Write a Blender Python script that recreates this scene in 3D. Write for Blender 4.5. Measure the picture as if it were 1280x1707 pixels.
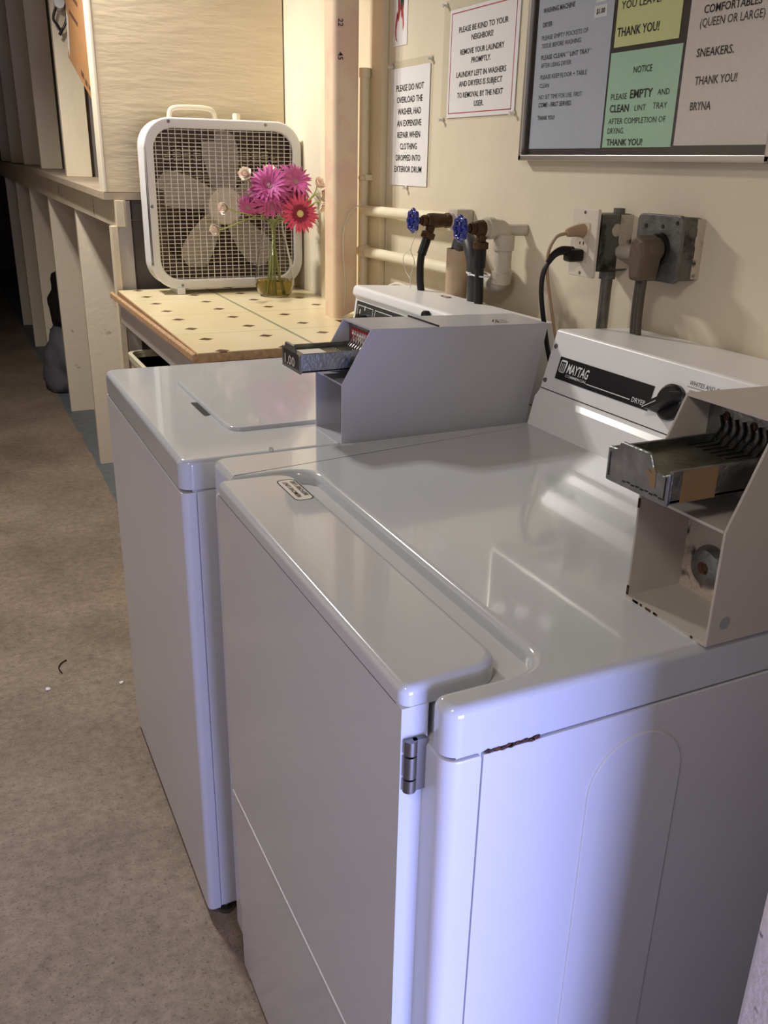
import bpy, bmesh, math, random
from mathutils import Vector, Matrix
random.seed(4)
for o in list(bpy.data.objects): bpy.data.objects.remove(o)
S = bpy.context.scene
COL = S.collection
PI = math.pi

# ------------------------------------------------------------------ camera
cd = bpy.data.cameras.new('camera'); cam = bpy.data.objects.new('camera', cd); COL.objects.link(cam)
yaw, pitch, roll = 0.4526, 0.3737, 0.0221
fw = Vector((math.sin(yaw)*math.cos(pitch), math.cos(yaw)*math.cos(pitch), -math.sin(pitch)))
rt = Vector((math.cos(yaw), -math.sin(yaw), 0)); up = rt.cross(fw)
r2 = rt*math.cos(roll) + up*math.sin(roll); u2 = up*math.cos(roll) - rt*math.sin(roll)
M = Matrix((r2, u2, -fw)).transposed().to_4x4(); M.translation = Vector((-0.3173, -0.5345, 1.3273))
cam.matrix_world = M
cd.sensor_fit = 'VERTICAL'; cd.sensor_height = 36; cd.lens = 1478.19*36/1707
cd.clip_start = 0.02
S.camera = cam

# ------------------------------------------------------------------ world, lights, exposure
S.view_settings.view_transform = 'Standard'; S.view_settings.look = 'None'
S.view_settings.gamma = 1; S.view_settings.use_curve_mapping = False
S.view_settings.exposure = 0.2
w = bpy.data.worlds.new('world'); S.world = w; w.use_nodes = True
w.node_tree.nodes['Background'].inputs[0].default_value = (0.55, 0.62, 1.0, 1)
w.node_tree.nodes['Background'].inputs[1].default_value = 0.04
def lamp(name, kind, loc, power, color, **kw):
    d = bpy.data.lights.new(name, kind); o = bpy.data.objects.new(name, d); COL.objects.link(o)
    o.location = loc; d.energy = power; d.color = color
    for k, v in kw.items(): setattr(d, k, v)
    return o
WARM = (1.0, 0.96, 0.90)
for i, p in enumerate(((-0.23, 2.52, 2.40), (-0.31, 2.45, 2.40), (-0.35, 2.32, 2.40))):
    lamp('bulb_or_fill_light', 'SPOT', p, 39, WARM, shadow_soft_size=0.03, spot_size=math.radians(152), spot_blend=.6)   # bulbs under a shade, facing down
# daylight of the doorway behind the camera
dl = lamp('doorway_daylight', 'AREA', (0.24, -1.9, 0.55), 78, (0.40, 0.45, 1.0), shape='RECTANGLE', size=1.2, size_y=0.9)
dl.rotation_euler = (math.radians(90), 0, 0)      # shines along +Y
# added warm fill without a known source, brightens machine fronts and near sides
lamp('bulb_or_fill_light', 'POINT', (-1.00, -0.75, 2.25), 25, WARM, shadow_soft_size=0.15)

# ------------------------------------------------------------------ materials
def lin(c):
    c = [x/255 for x in c]
    return tuple(x/12.92 if x <= .04045 else ((x+.055)/1.055)**2.4 for x in c)
def mat(name, rgb, rough=.5, metal=0, noise=0, nscale=20, bump=0, bscale=60, coat=0, spec=.5, stretch=None, trans=0, ior=1.45, rgb2=None, thr=None):
    m = bpy.data.materials.new(name); m.use_nodes = True
    nt = m.node_tree; b = nt.nodes['Principled BSDF']
    b.inputs['Base Color'].default_value = (*lin(rgb), 1)
    b.inputs['Roughness'].default_value = rough; b.inputs['Metallic'].default_value = metal
    b.inputs['Specular IOR Level'].default_value = spec
    b.inputs['Coat Weight'].default_value = coat; b.inputs['Coat Roughness'].default_value = .04
    b.inputs['Transmission Weight'].default_value = trans; b.inputs['IOR'].default_value = ior
    vec = None
    if noise or bump or rgb2:
        g = nt.nodes.new('ShaderNodeNewGeometry'); vec = g.outputs['Position']
        if stretch:
            mp = nt.nodes.new('ShaderNodeMapping'); mp.inputs['Scale'].default_value = stretch
            nt.links.new(vec, mp.inputs[0]); vec = mp.outputs[0]
    if noise or rgb2:
        n = nt.nodes.new('ShaderNodeTexNoise'); n.inputs['Scale'].default_value = nscale; n.inputs['Detail'].default_value = 6
        nt.links.new(vec, n.inputs['Vector'])
        r = nt.nodes.new('ShaderNodeValToRGB')
        c = lin(rgb)
        if rgb2:
            a, z = thr or (.45, .55)
            r.color_ramp.elements[0].position = a; r.color_ramp.elements[1].position = z
            r.color_ramp.elements[0].color = (*c, 1); r.color_ramp.elements[1].color = (*lin(rgb2), 1)
        else:
            r.color_ramp.elements[0].position = .3; r.color_ramp.elements[1].position = .7
            r.color_ramp.elements[0].color = (*[x*(1-noise) for x in c], 1)
            r.color_ramp.elements[1].color = (*[min(1, x*(1+noise)) for x in c], 1)
        nt.links.new(n.outputs['Fac'], r.inputs[0]); nt.links.new(r.outputs[0], b.inputs['Base Color'])
    if bump:
        n2 = nt.nodes.new('ShaderNodeTexNoise'); n2.inputs['Scale'].default_value = bscale; n2.inputs['Detail'].default_value = 5
        nt.links.new(vec, n2.inputs['Vector'])
        bp = nt.nodes.new('ShaderNodeBump'); bp.inputs['Strength'].default_value = bump; bp.inputs['Distance'].default_value = .01
        nt.links.new(n2.outputs['Fac'], bp.inputs['Height']); nt.links.new(bp.outputs[0], b.inputs['Normal'])
    return m
def clear_sheet(name, tint, gloss_rough=.02, gain=1.0):
    m = bpy.data.materials.new(name); m.use_nodes = True; nt = m.node_tree
    nt.nodes.remove(nt.nodes['Principled BSDF']); out = nt.nodes['Material Output']
    t = nt.nodes.new('ShaderNodeBsdfTransparent'); t.inputs[0].default_value = (*tint, 1)
    g = nt.nodes.new('ShaderNodeBsdfGlossy'); g.inputs['Roughness'].default_value = gloss_rough
    f = nt.nodes.new('ShaderNodeLayerWeight'); f.inputs[0].default_value = .5
    pw = nt.nodes.new('ShaderNodeMath'); pw.operation = 'POWER'; pw.inputs[1].default_value = 5
    ml = nt.nodes.new('ShaderNodeMath'); ml.operation = 'MULTIPLY_ADD'; ml.inputs[1].default_value = .9*gain; ml.inputs[2].default_value = .04*gain
    mx = nt.nodes.new('ShaderNodeMixShader')
    nt.links.new(f.outputs['Facing'], pw.inputs[0]); nt.links.new(pw.outputs[0], ml.inputs[0]); nt.links.new(ml.outputs[0], mx.inputs[0])
    nt.links.new(t.outputs[0], mx.inputs[1]); nt.links.new(g.outputs[0], mx.inputs[2]); nt.links.new(mx.outputs[0], out.inputs[0])
    return m

m_wall = mat('cream_wall_paint', (224, 213, 188), .55, noise=.06, nscale=3, bump=.12, bscale=30)
m_ceil = mat('ceiling_paint', (130, 114, 92), .8, noise=.04)
m_side = mat('far_wall_gloom', (92, 80, 66), .8, noise=.1, nscale=4)  # dark colour stands in for the unlit end of the corridor
m_trim = mat('cream_trim_paint', (228, 214, 182), .5, noise=.05, nscale=8)
m_jamb = mat('pier_plaster', (205, 196, 188), .7, rgb2=(120, 110, 105), nscale=90, thr=(.66, .74), bump=.3, bscale=150)
m_enamel = mat('white_enamel', (198, 201, 204), .14, noise=.012, nscale=5, coat=.5)
m_enamel2 = mat('white_enamel_side', (204, 204, 206), .3, noise=.02, nscale=4)
m_grayin = mat('gray_primer', (150, 150, 152), .5)
m_seam = mat('dark_seam', (40, 36, 34), .8)
m_rust = mat('rust', (92, 56, 34), .9, rgb2=(50, 34, 26), nscale=300)
m_box = mat('gray_enamel', (184, 184, 190), .3, noise=.02, nscale=10)
m_box2 = mat('beige_gray_enamel', (188, 180, 170), .33, noise=.02, nscale=10, rgb2=None)
m_zinc = mat('zinc_metal', (150, 152, 150), .36, 1, noise=.25, nscale=60, bump=.15, bscale=200)
m_zincd = mat('worn_zinc_tray', (128, 128, 112), .4, 1, noise=.3, nscale=40, bump=.2, bscale=120)
m_chrome = mat('chrome', (215, 215, 215), .12, 1)
m_steel = mat('dark_steel', (140, 138, 134), .35, 1)
m_alu = mat('aluminium_frame', (208, 204, 198), .32, 1)
m_black = mat('black_plastic', (14, 14, 14), .35)
m_rubber = mat('black_rubber', (20, 19, 19), .42)
m_hosegr = mat('dark_gray_hose', (64, 64, 66), .45)
m_face = mat('white_console_face', (240, 240, 238), .3, noise=.01)
m_ink = mat('black_ink', (28, 26, 26), .7)
m_inkg = mat('faded_ink', (66, 66, 70), .7)
m_inkw = mat('white_ink', (225, 225, 222), .6)
m_inkr = mat('red_ink', (176, 36, 48), .6)
m_paper = mat('white_paper', (232, 230, 228), .6)
m_papergb = mat('gray_blue_paper', (192, 199, 208), .7, noise=.03, nscale=150)
m_papery = mat('yellow_paper', (222, 227, 160), .7, noise=.03, nscale=150)
m_paperg = mat('green_paper', (180, 220, 188), .7, noise=.03, nscale=150)
m_paperw = mat('warm_white_paper', (226, 218, 206), .7, noise=.03, nscale=150)
m_sleeve = clear_sheet('clear_sleeve', (.97, .97, .96), .15, .5)
m_glass = clear_sheet('board_glass', (.97, .97, .97), .0, 1.0)
m_boardb = mat('dark_board', (66, 58, 52), .8, noise=.1, nscale=80)
m_ply = mat('painted_plywood', (216, 199, 164), .5, noise=.05, nscale=3, bump=.2, bscale=9, stretch=(1.2, 1, 6))
m_wood = mat('painted_board', (214, 200, 172), .55, noise=.08, nscale=6, bump=.2, bscale=40, stretch=(1, 1, .4))
m_woods = mat('scuffed_painted_board', (210, 196, 174), .6, rgb2=(120, 100, 80), nscale=14, thr=(.68, .78), bump=.2, bscale=40)
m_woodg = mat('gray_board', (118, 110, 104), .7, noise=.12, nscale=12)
m_ledge = mat('worn_shelf_board', (176, 158, 136), .6, noise=.15, nscale=14, stretch=(1, .2, 1))
m_post = mat('post_paint', (228, 204, 172), .5, rgb2=(224, 192, 166), nscale=9, bump=.08, bscale=60)
m_pipe = mat('cream_pipe_paint', (234, 224, 196), .38, noise=.03)
m_elbow = mat('painted_fitting', (200, 190, 172), .45, noise=.08, nscale=40, bump=.15, bscale=150)
m_stand = mat('beige_standpipe', (196, 172, 142), .5, noise=.1, nscale=25)
m_brass = mat('tarnished_bronze', (84, 62, 42), .48, .7, noise=.3, nscale=80, bump=.3, bscale=200)
m_blue = mat('blue_handle_paint', (24, 40, 128), .22, coat=.6)
m_plate = mat('outlet_plastic', (224, 214, 196), .35)
m_tan = mat('tan_plug', (176, 146, 116), .5)
m_cordg = mat('gray_brown_cord', (76, 68, 58), .5)
m_plugg = mat('gray_brown_plug', (100, 87, 72), .5, noise=.06)
m_jbox = mat('galvanised_box', (112, 112, 108), .5, .55, rgb2=(52, 48, 42), nscale=34, thr=(.5, .66), bump=.3, bscale=120)
m_jboxp = mat('painted_box_rim', (196, 184, 164), .6, rgb2=(70, 62, 52), nscale=46, thr=(.56, .66), bump=.3, bscale=120)
m_fanw = mat('white_fan_plastic', (222, 222, 220), .35)
m_fani = mat('ivory_plastic', (230, 220, 190), .35)
m_blade = mat('fan_blade', (232, 224, 218), .4)
m_wire = mat('fan_wire', (226, 220, 208), .35)
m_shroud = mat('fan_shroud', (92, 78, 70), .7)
m_carton = mat('cardboard', (176, 128, 82), .75, noise=.06, nscale=30)
m_cartonp = mat('carton_print', (104, 72, 46), .8)
m_bag = mat('gray_bag', (88, 88, 94), .75, noise=.15, nscale=12, bump=.4, bscale=18)
m_bagk = mat('black_bag', (22, 21, 22), .6, bump=.4, bscale=20)
m_cloth = mat('dark_cloth', (70, 68, 66), .9, bump=.3, bscale=30)
m_bin = mat('beige_bin', (214, 204, 176), .4)
m_tabw = mat('gray_table_paint', (186, 178, 168), .5, noise=.06, nscale=10)
m_edge = mat('chipboard_edge', (176, 140, 102), .75, noise=.25, nscale=90)
m_stem = mat('flower_stem', (150, 160, 92), .5)
m_mag = mat('magenta_petal', (184, 84, 148), .55, noise=.12, nscale=120)
m_mag2 = mat('deep_magenta_petal', (156, 62, 116), .55, noise=.15, nscale=120)
m_pinkp = mat('coral_pink_petal', (214, 80, 118), .5, noise=.12, nscale=120)
m_dred = mat('dark_red_petal', (128, 22, 56), .55)
m_cream = mat('cream_petal', (255, 247, 230), .55, rgb2=(252, 226, 214), nscale=60, thr=(.45, .6))
m_fcent = mat('mauve_flower_centre', (172, 132, 140), .8, bump=.6, bscale=400)
m_fceny = mat('yellow_flower_centre', (220, 206, 140), .8, bump=.6, bscale=400)
m_vase = mat('clear_glass', (250, 250, 250), 0, trans=1, ior=1.25)
m_water = mat('old_vase_water', (206, 182, 78), .02, trans=1, ior=1.2)
m_pin = mat('clear_pin', (225, 222, 214), .15, coat=.5)
m_tape = mat('brown_tape', (138, 112, 76), .5)
m_tie = mat('white_tie', (220, 220, 222), .4)
m_string = mat('white_string', (226, 220, 204), .6)
m_lint = mat('white_scrap', (235, 232, 226), .8)
m_conduit = mat('grey_conduit', (112, 108, 100), .4, .7, noise=.15, nscale=60)

# floor: concrete with a strip of blue-grey paint under the storage stalls
def floor_mat():
    m = bpy.data.materials.new('concrete_floor'); m.use_nodes = True; nt = m.node_tree; N = nt.nodes.new; L = nt.links.new
    b = nt.nodes['Principled BSDF']; g = N('ShaderNodeNewGeometry')
    def noise(s, d=6):
        n = N('ShaderNodeTexNoise'); n.inputs['Scale'].default_value = s; n.inputs['Detail'].default_value = d; n.inputs['Roughness'].default_value = .65
        L(g.outputs['Position'], n.inputs['Vector']); return n.outputs['Fac']
    def ramp(f, a, ca, z, cz):
        r = N('ShaderNodeValToRGB'); r.color_ramp.elements[0].position = a; r.color_ramp.elements[1].position = z
        r.color_ramp.elements[0].color = (*lin(ca), 1); r.color_ramp.elements[1].color = (*lin(cz), 1); L(f, r.inputs[0]); return r.outputs[0]
    def mix(kind, f, a, c):
        x = N('ShaderNodeMix'); x.data_type = 'RGBA'; x.blend_type = kind
        if isinstance(f, float): x.inputs[0].default_value = f
        else: L(f, x.inputs[0])
        L(a, x.inputs[6]); L(c, x.inputs[7]); return x.outputs[2]
    base = ramp(noise(2.2), .34, (132, 115, 98), .68, (168, 150, 130))
    fine = ramp(noise(46, 8), .34, (150, 142, 134), .62, (255, 255, 255))
    c = mix('MULTIPLY', .45, base, fine)
    spots = ramp(noise(14, 8), .26, (120, 104, 92), .42, (255, 255, 255))
    c = mix('MULTIPLY', .35, c, spots)
    pits = ramp(noise(150, 4), .34, (84, 76, 70), .44, (255, 255, 255))
    c = mix('MULTIPLY', .55, c, pits)
    grit = ramp(noise(320, 2), .56, (0, 0, 0), .72, (150, 140, 126))
    c = mix('ADD', .35, c, grit)
    sep = N('ShaderNodeSeparateXYZ'); L(g.outputs['Position'], sep.inputs[0])
    nz = noise(3.0, 3); ma = N('ShaderNodeMath'); ma.operation = 'MULTIPLY_ADD'; ma.inputs[1].default_value = .06; L(nz, ma.inputs[0]); L(sep.outputs[0], ma.inputs[2])
    gt = N('ShaderNodeMath'); gt.operation = 'GREATER_THAN'; gt.inputs[1].default_value = .215; L(ma.outputs[0], gt.inputs[0])
    gy = N('ShaderNodeMath'); gy.operation = 'GREATER_THAN'; gy.inputs[1].default_value = 1.5; L(sep.outputs[1], gy.inputs[0])
    an = N('ShaderNodeMath'); an.operation = 'MULTIPLY'; L(gt.outputs[0], an.inputs[0]); L(gy.outputs[0], an.inputs[1])
    paint = ramp(noise(20), .3, (98, 104, 108), .7, (116, 122, 124))
    c = mix('MIX', an.outputs[0], c, paint)
    L(c, b.inputs['Base Color']); b.inputs['Roughness'].default_value = .62
    bp = N('ShaderNodeBump'); bp.inputs['Strength'].default_value = .6; bp.inputs['Distance'].default_value = .004
    L(noise(60, 8), bp.inputs['Height']); L(bp.outputs[0], b.inputs['Normal'])
    return m
m_floor = floor_mat()

# table vinyl: cream sheet with small brown diamonds, thin tile joints and one green line
def vinyl_mat():
    m = bpy.data.materials.new('table_vinyl'); m.use_nodes = True; nt = m.node_tree; N = nt.nodes.new; L = nt.links.new
    b = nt.nodes['Principled BSDF']; g = N('ShaderNodeNewGeometry')
    mp = N('ShaderNodeMapping'); mp.vector_type = 'TEXTURE'
    mp.inputs['Location'].default_value = (.2407, 2.2189, 0); mp.inputs['Rotation'].default_value = (0, 0, -.0158)
    L(g.outputs['Position'], mp.inputs[0]); s = N('ShaderNodeSeparateXYZ'); L(mp.outputs[0], s.inputs[0])
    def math_(op, a, c=None, d=None):
        n = N('ShaderNodeMath'); n.operation = op
        for i, v in enumerate((a, c, d)):
            if v is None: continue
            if isinstance(v, (int, float)): n.inputs[i].default_value = v
            else: L(v, n.inputs[i])
        return n.outputs[0]
    P = .1524
    def tri(v, pitch, off=0):   # distance to the nearest multiple of pitch
        q = math_('DIVIDE', math_('ADD', v, -off), pitch)
        f = math_('FRACT', math_('ADD', q, 100.5))
        return math_('MULTIPLY', math_('ABSOLUTE', math_('ADD', f, -.5)), pitch)
    dx, dy = tri(s.outputs[0], P), tri(s.outputs[1], P)
    dia = math_('LESS_THAN', math_('ADD', dx, dy), .019)
    jy = math_('LESS_THAN', tri(s.outputs[1], 2*P, -1.5*P), .0022)
    jx = math_('LESS_THAN', tri(s.outputs[0], 2*P, -.5*P), .0012)
    gl = math_('LESS_THAN', math_('ABSOLUTE', math_('ADD', s.outputs[0], -1.5*P)), .0045)
    n = N('ShaderNodeTexNoise'); n.inputs['Scale'].default_value = 5; L(g.outputs['Position'], n.inputs['Vector'])
    r = N('ShaderNodeValToRGB'); r.color_ramp.elements[0].position = .35; r.color_ramp.elements[1].position = .7
    r.color_ramp.elements[0].color = (*lin((226, 208, 164)), 1); r.color_ramp.elements[1].color = (*lin((232, 218, 180)), 1); L(n.outputs['Fac'], r.inputs[0])
    c = r.outputs[0]
    def over(f, c, rgb, k=1.0):
        x = N('ShaderNodeMix'); x.data_type = 'RGBA'; L(math_('MULTIPLY', f, k), x.inputs[0]); L(c, x.inputs[6]); x.inputs[7].default_value = (*lin(rgb), 1); return x.outputs[2]
    c = over(jy, c, (150, 140, 108), .6); c = over(jx, c, (176, 164, 130), .5); c = over(gl, c, (120, 132, 104), .75); c = over(dia, c, (92, 62, 42))
    L(c, b.inputs['Base Color']); b.inputs['Roughness'].default_value = .28
    return m
m_vinyl = vinyl_mat()

# ------------------------------------------------------------------ mesh helpers
def tag(o, label=None, cat=None, group=None, kind=None):
    if label: o['label'] = label
    if cat: o['category'] = cat
    if group: o['group'] = group
    if kind: o['kind'] = kind
    return o
def wloc(p):
    v = Vector((0, 0, 0))
    while p: v += p.location; p = p.parent
    return v
def obj(name, bm, m, parent=None, angle=35, origin=None):
    me = bpy.data.meshes.new(name)
    bmesh.ops.recalc_face_normals(bm, faces=bm.faces)
    if parent is not None: off = wloc(parent)
    else:
        if origin is None:
            xs = [v.co for v in bm.verts]
            origin = Vector(((min(v.x for v in xs)+max(v.x for v in xs))/2, (min(v.y for v in xs)+max(v.y for v in xs))/2, min(v.z for v in xs)))
        off = Vector(origin)
    bm.transform(Matrix.Translation(-off)); bm.to_mesh(me); bm.free()
    me.shade_smooth(); me.set_sharp_from_angle(angle=math.radians(angle))
    if m: me.materials.append(m)
    o = bpy.data.objects.new(name, me); COL.objects.link(o)
    wm = o.modifiers.new('weighted_normal', 'WEIGHTED_NORMAL'); wm.keep_sharp = True; wm.weight = 100
    if parent is not None: o.parent = parent
    else: o.location = off
    return o
def thing(name, label, cat, loc, group=None):
    o = bpy.data.objects.new(name, None); COL.objects.link(o); o.location = loc; o.empty_display_size = .05
    return tag(o, label, cat, group)
def struct(name, bm, m, **k): return tag(obj(name, bm, m, **k), kind='structure')
def B(): return bmesh.new()
def box(bm, x0, x1, y0, y1, z0, z1, bev=0, seg=2):
    vs = [bm.verts.new(p) for p in ((x0,y0,z0),(x1,y0,z0),(x1,y1,z0),(x0,y1,z0),(x0,y0,z1),(x1,y0,z1),(x1,y1,z1),(x0,y1,z1))]
    fs = [bm.faces.new([vs[i] for i in q]) for q in ((0,3,2,1),(4,5,6,7),(0,1,5,4),(1,2,6,5),(2,3,7,6),(3,0,4,7))]
    if bev:
        es = list({e for f in fs for e in f.edges})
        bmesh.ops.bevel(bm, geom=es, offset=bev, segments=seg, affect='EDGES', profile=.5)
    return bm
def rpoly(pts, rad, seg=6):
    out = []; n = len(pts)
    for i, p in enumerate(pts):
        r = rad[i] if isinstance(rad, (list, tuple)) else rad
        p = Vector(p); a = Vector(pts[i-1]); b = Vector(pts[(i+1) % n])
        if r <= 0: out.append(p); continue
        d1 = (a-p).normalized(); d2 = (b-p).normalized()
        ang = d1.angle(d2); t = min(r/math.tan(ang/2), (a-p).length*.49, (b-p).length*.49)
        s, e = p+d1*t, p+d2*t
        rr = t*math.tan(ang/2); cc = p+(d1+d2).normalized()*(rr/math.sin(ang/2))
        v1_, v2_ = s-cc, e-cc; a1 = math.atan2(v1_.y, v1_.x); da = math.atan2(v1_.x*v2_.y-v1_.y*v2_.x, v1_.dot(v2_))
        for k in range(seg+1):
            q = a1+da*k/seg; out.append(cc+Vector((math.cos(q), math.sin(q)))*rr)
    return out
AX = {'x': lambda a, b, h: (h, a, b), 'y': lambda a, b, h: (a, h, b), 'z': lambda a, b, h: (a, b, h)}
def inset(poly, d):
    P = [Vector((p[0], p[1])) for p in poly]; n = len(P)
    sg = 1 if sum(P[i-1].x*P[i].y-P[i].x*P[i-1].y for i in range(n)) > 0 else -1
    out = []
    for i in range(n):
        a, p, c = P[i-1], P[i], P[(i+1) % n]
        e1, e2 = (p-a).normalized(), (c-p).normalized()
        n1, n2 = Vector((-e1.y, e1.x))*sg, Vector((-e2.y, e2.x))*sg
        m = n1+n2; k = m.dot(n1)
        out.append(p+m*(d/k) if k > .2 else p+n1*d)
    return out
def prism(bm, poly, axis, h0, h1, bev0=0, bev1=0, seg=3):
    f = AX[axis]; sg = 1 if h1 > h0 else -1; Q = []
    for p in poly:
        p = Vector((p[0], p[1]))
        if not Q or (p-Q[-1]).length > 1e-6: Q.append(p)
    if (Q[0]-Q[-1]).length < 1e-6: Q.pop()
    lev = []
    if bev0: lev += [(inset(Q, bev0*(1-math.sin(PI/2*k/seg))), h0+sg*bev0*(1-math.cos(PI/2*k/seg))) for k in range(seg+1)]
    else: lev.append((Q, h0))
    if bev1: lev += [(inset(Q, bev1*(1-math.cos(PI/2*k/seg))), h1-sg*bev1*(1-math.sin(PI/2*k/seg))) for k in range(seg+1)]
    else: lev.append((Q, h1))
    rings = [[bm.verts.new(f(p[0], p[1], h)) for p in q] for q, h in lev]; n = len(Q)
    bm.faces.new(rings[0]); bm.faces.new(rings[-1])
    for a, b in zip(rings, rings[1:]):
        for i in range(n): bm.faces.new((a[i], a[(i+1) % n], b[(i+1) % n], b[i]))
    return bm
def frame_of(d):
    d = d.normalized(); a = Vector((0, 0, 1)) if abs(d.z) < .9 else Vector((1, 0, 0))
    u = d.cross(a).normalized(); return u, d.cross(u).normalized()
def cyl(bm, p0, p1, r0, r1=None, n=20, cap=True):
    p0, p1 = Vector(p0), Vector(p1); r1 = r0 if r1 is None else r1
    u, v = frame_of(p1-p0)
    A = [bm.verts.new(p0+(u*math.cos(2*PI*i/n)+v*math.sin(2*PI*i/n))*r0) for i in range(n)]
    C = [bm.verts.new(p1+(u*math.cos(2*PI*i/n)+v*math.sin(2*PI*i/n))*r1) for i in range(n)]
    for i in range(n): bm.faces.new((A[i], A[(i+1) % n], C[(i+1) % n], C[i]))
    if cap: bm.faces.new(A); bm.faces.new(C)
    return bm
def smooth_path(pts, k=6):
    P = [Vector(p) for p in pts]
    if len(P) < 3: return P
    out = []
    for i in range(len(P)-1):
        a, b, c, d = P[max(i-1, 0)], P[i], P[i+1], P[min(i+2, len(P)-1)]
        for s in range(k):
            t = s/k
            out.append(.5*((2*b)+(c-a)*t+(2*a-5*b+4*c-d)*t*t+(3*b-a-3*c+d)*t**3))
    out.append(P[-1]); return out
def tube(bm, pts, r, n=12, k=6, cap=True):
    P = smooth_path(pts, k) if k else [Vector(p) for p in pts]
    u = None; rings = []
    for i, p in enumerate(P):
        d = (P[min(i+1, len(P)-1)]-P[max(i-1, 0)]).normalized()
        if u is None: u, _ = frame_of(d)
        u = (u-d*u.dot(d)).normalized(); v = d.cross(u)
        rr = r(i/(len(P)-1)) if callable(r) else r
        rings.append([bm.verts.new(p+(u*math.cos(2*PI*j/n)+v*math.sin(2*PI*j/n))*rr) for j in range(n)])
    for a, b in zip(rings, rings[1:]):
        for j in range(n): bm.faces.new((a[j], a[(j+1) % n], b[(j+1) % n], b[j]))
    if cap: bm.faces.new(rings[0]); bm.faces.new(rings[-1])
    return bm
def lathe(bm, prof, c, axis=(0, 0, 1), n=32):
    ax = Vector(axis).normalized(); u, v = frame_of(ax); c = Vector(c); rings = []
    for r, h in prof:
        if r < 1e-6: rings.append([bm.verts.new(c+ax*h)])
        else: rings.append([bm.verts.new(c+ax*h+(u*math.cos(2*PI*j/n)+v*math.sin(2*PI*j/n))*r) for j in range(n)])
    for a, b in zip(rings, rings[1:]):
        for j in range(n):
            if len(a) == 1 and len(b) == 1: continue
            if len(a) == 1: bm.faces.new((a[0], b[(j+1) % n], b[j]))
            elif len(b) == 1: bm.faces.new((a[j], a[(j+1) % n], b[0]))
            else: bm.faces.new((a[j], a[(j+1) % n], b[(j+1) % n], b[j]))
    return bm
def quad(bm, *pts): bm.faces.new([bm.verts.new(p) for p in pts]); return bm
# lettering: flat outlines of the built-in font turned into mesh, lines placed on a plane (o, u, v)
def letters(bm, lines, o, u, v, off=.0006):
    o, u, v = Vector(o), Vector(u).normalized(), Vector(v).normalized(); n = u.cross(v)
    for t in lines:
        s, x, y, h = t[0], t[1], t[2], t[3]
        wd = t[4] if len(t) > 4 else None; al = t[5] if len(t) > 5 else 'l'; bold = t[6] if len(t) > 6 else 0; sh = t[7] if len(t) > 7 else 0
        c = bpy.data.curves.new('t', 'FONT'); c.body = s; c.size = h/.72; c.resolution_u = 2; c.offset = bold*h; c.shear = sh
        ob = bpy.data.objects.new('t', c); COL.objects.link(ob)
        bpy.context.view_layer.update()
        me = bpy.data.meshes.new_from_object(ob.evaluated_get(bpy.context.evaluated_depsgraph_get()))
        bpy.data.objects.remove(ob); bpy.data.curves.remove(c)
        if not me.vertices: continue
        x0 = min(q.co.x for q in me.vertices); x1 = max(q.co.x for q in me.vertices)
        k = (wd/(x1-x0)) if wd else 1; W = (x1-x0)*k
        bx = x-W/2 if al == 'c' else x
        vs = [bm.verts.new(o+u*(bx+(q.co.x-x0)*k)+v*(y+q.co.y)+n*off) for q in me.vertices]
        for p in me.polygons:
            try: bm.faces.new([vs[i] for i in p.vertices])
            except ValueError: pass
        bpy.data.meshes.remove(me)
    return bm

WX = .786      # plane of the right-hand wall
# ------------------------------------------------------------------ room shell
b = B(); box(b, -1.6, 1.0, -2.6, 12, -.1, 0); struct('floor', b, m_floor)
b = B(); box(b, WX, .95, -.2, 12, 0, 2.6); struct('wall_right', b, m_wall)
b = B(); box(b, -1.6, -1.45, -2.6, 12, 0, 2.6); struct('wall_left', b, mat('left_wall_paint', (186, 176, 160), .8, noise=.1, nscale=4))
b = B(); box(b, -1.6, .95, 11.85, 12, 0, 2.6); struct('wall_far', b, m_side)
b = B(); box(b, -1.6, .95, -2.6, 12, 2.6, 2.7); struct('ceiling', b, m_ceil)
b = B(); box(b, .166, .95, -.36, -.20, 0, 2.6, .006, 2); struct('wall_near', b, m_jamb)
b = B(); box(b, .768, WX, 1.765, 2.2, .2, 2.6, .003); struct('trim_1', b, m_trim)

# ------------------------------------------------------------------ clothes dryer
dr = thing('clothes_dryer', 'white coin-operated dryer nearest the viewer, with black nameplate and wide front door', 'dryer', (.3, .35, 0))
D0, D1 = -.010, .712
b = B(); box(b, .012, .70, D0+.004, D1-.004, .02, .8965); obj('cabinet', b, m_enamel2, dr)
# front frame: wraps round both front corners
b = B()
pl = rpoly([(.0, D0), (.035, D0), (.035, D0+.004), (.035, D1-.004), (.035, D1), (.0, D1)], [.016, 0, 0, 0, 0, .016])
prism(b, pl, 'z', .02, .862, 0, .003, 2); obj('front_frame', b, m_enamel2, dr)
b = B(); box(b, .037, .70, D0, D0+.006, .02, .862, .0015)
# pressed arch on the near side
arch = [(.155, .02)] + [(.212-.057*math.cos(a), .778+.057*math.sin(a)) for a in [i*PI/16 for i in range(17)]] + [(.269, .02)]
prism(b, arch, 'y', D0, D0-.0022, 0, .0016, 2)
obj('side_panel', b, m_enamel2, dr)
# top panel with notch for the wrap-over door
b = B()
out = rpoly([(0, D0), (.70, D0), (.70, D1), (0, D1), (0, .612), (.118, .612), (.118, .022), (0, .022)],
            [.02, 0, 0, .02, .008, .036, .036, .012], 14)
prism(b, out, 'z', .866, .914, 0, .010, 4); obj('top_panel', b, m_enamel, dr, 40)
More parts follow.
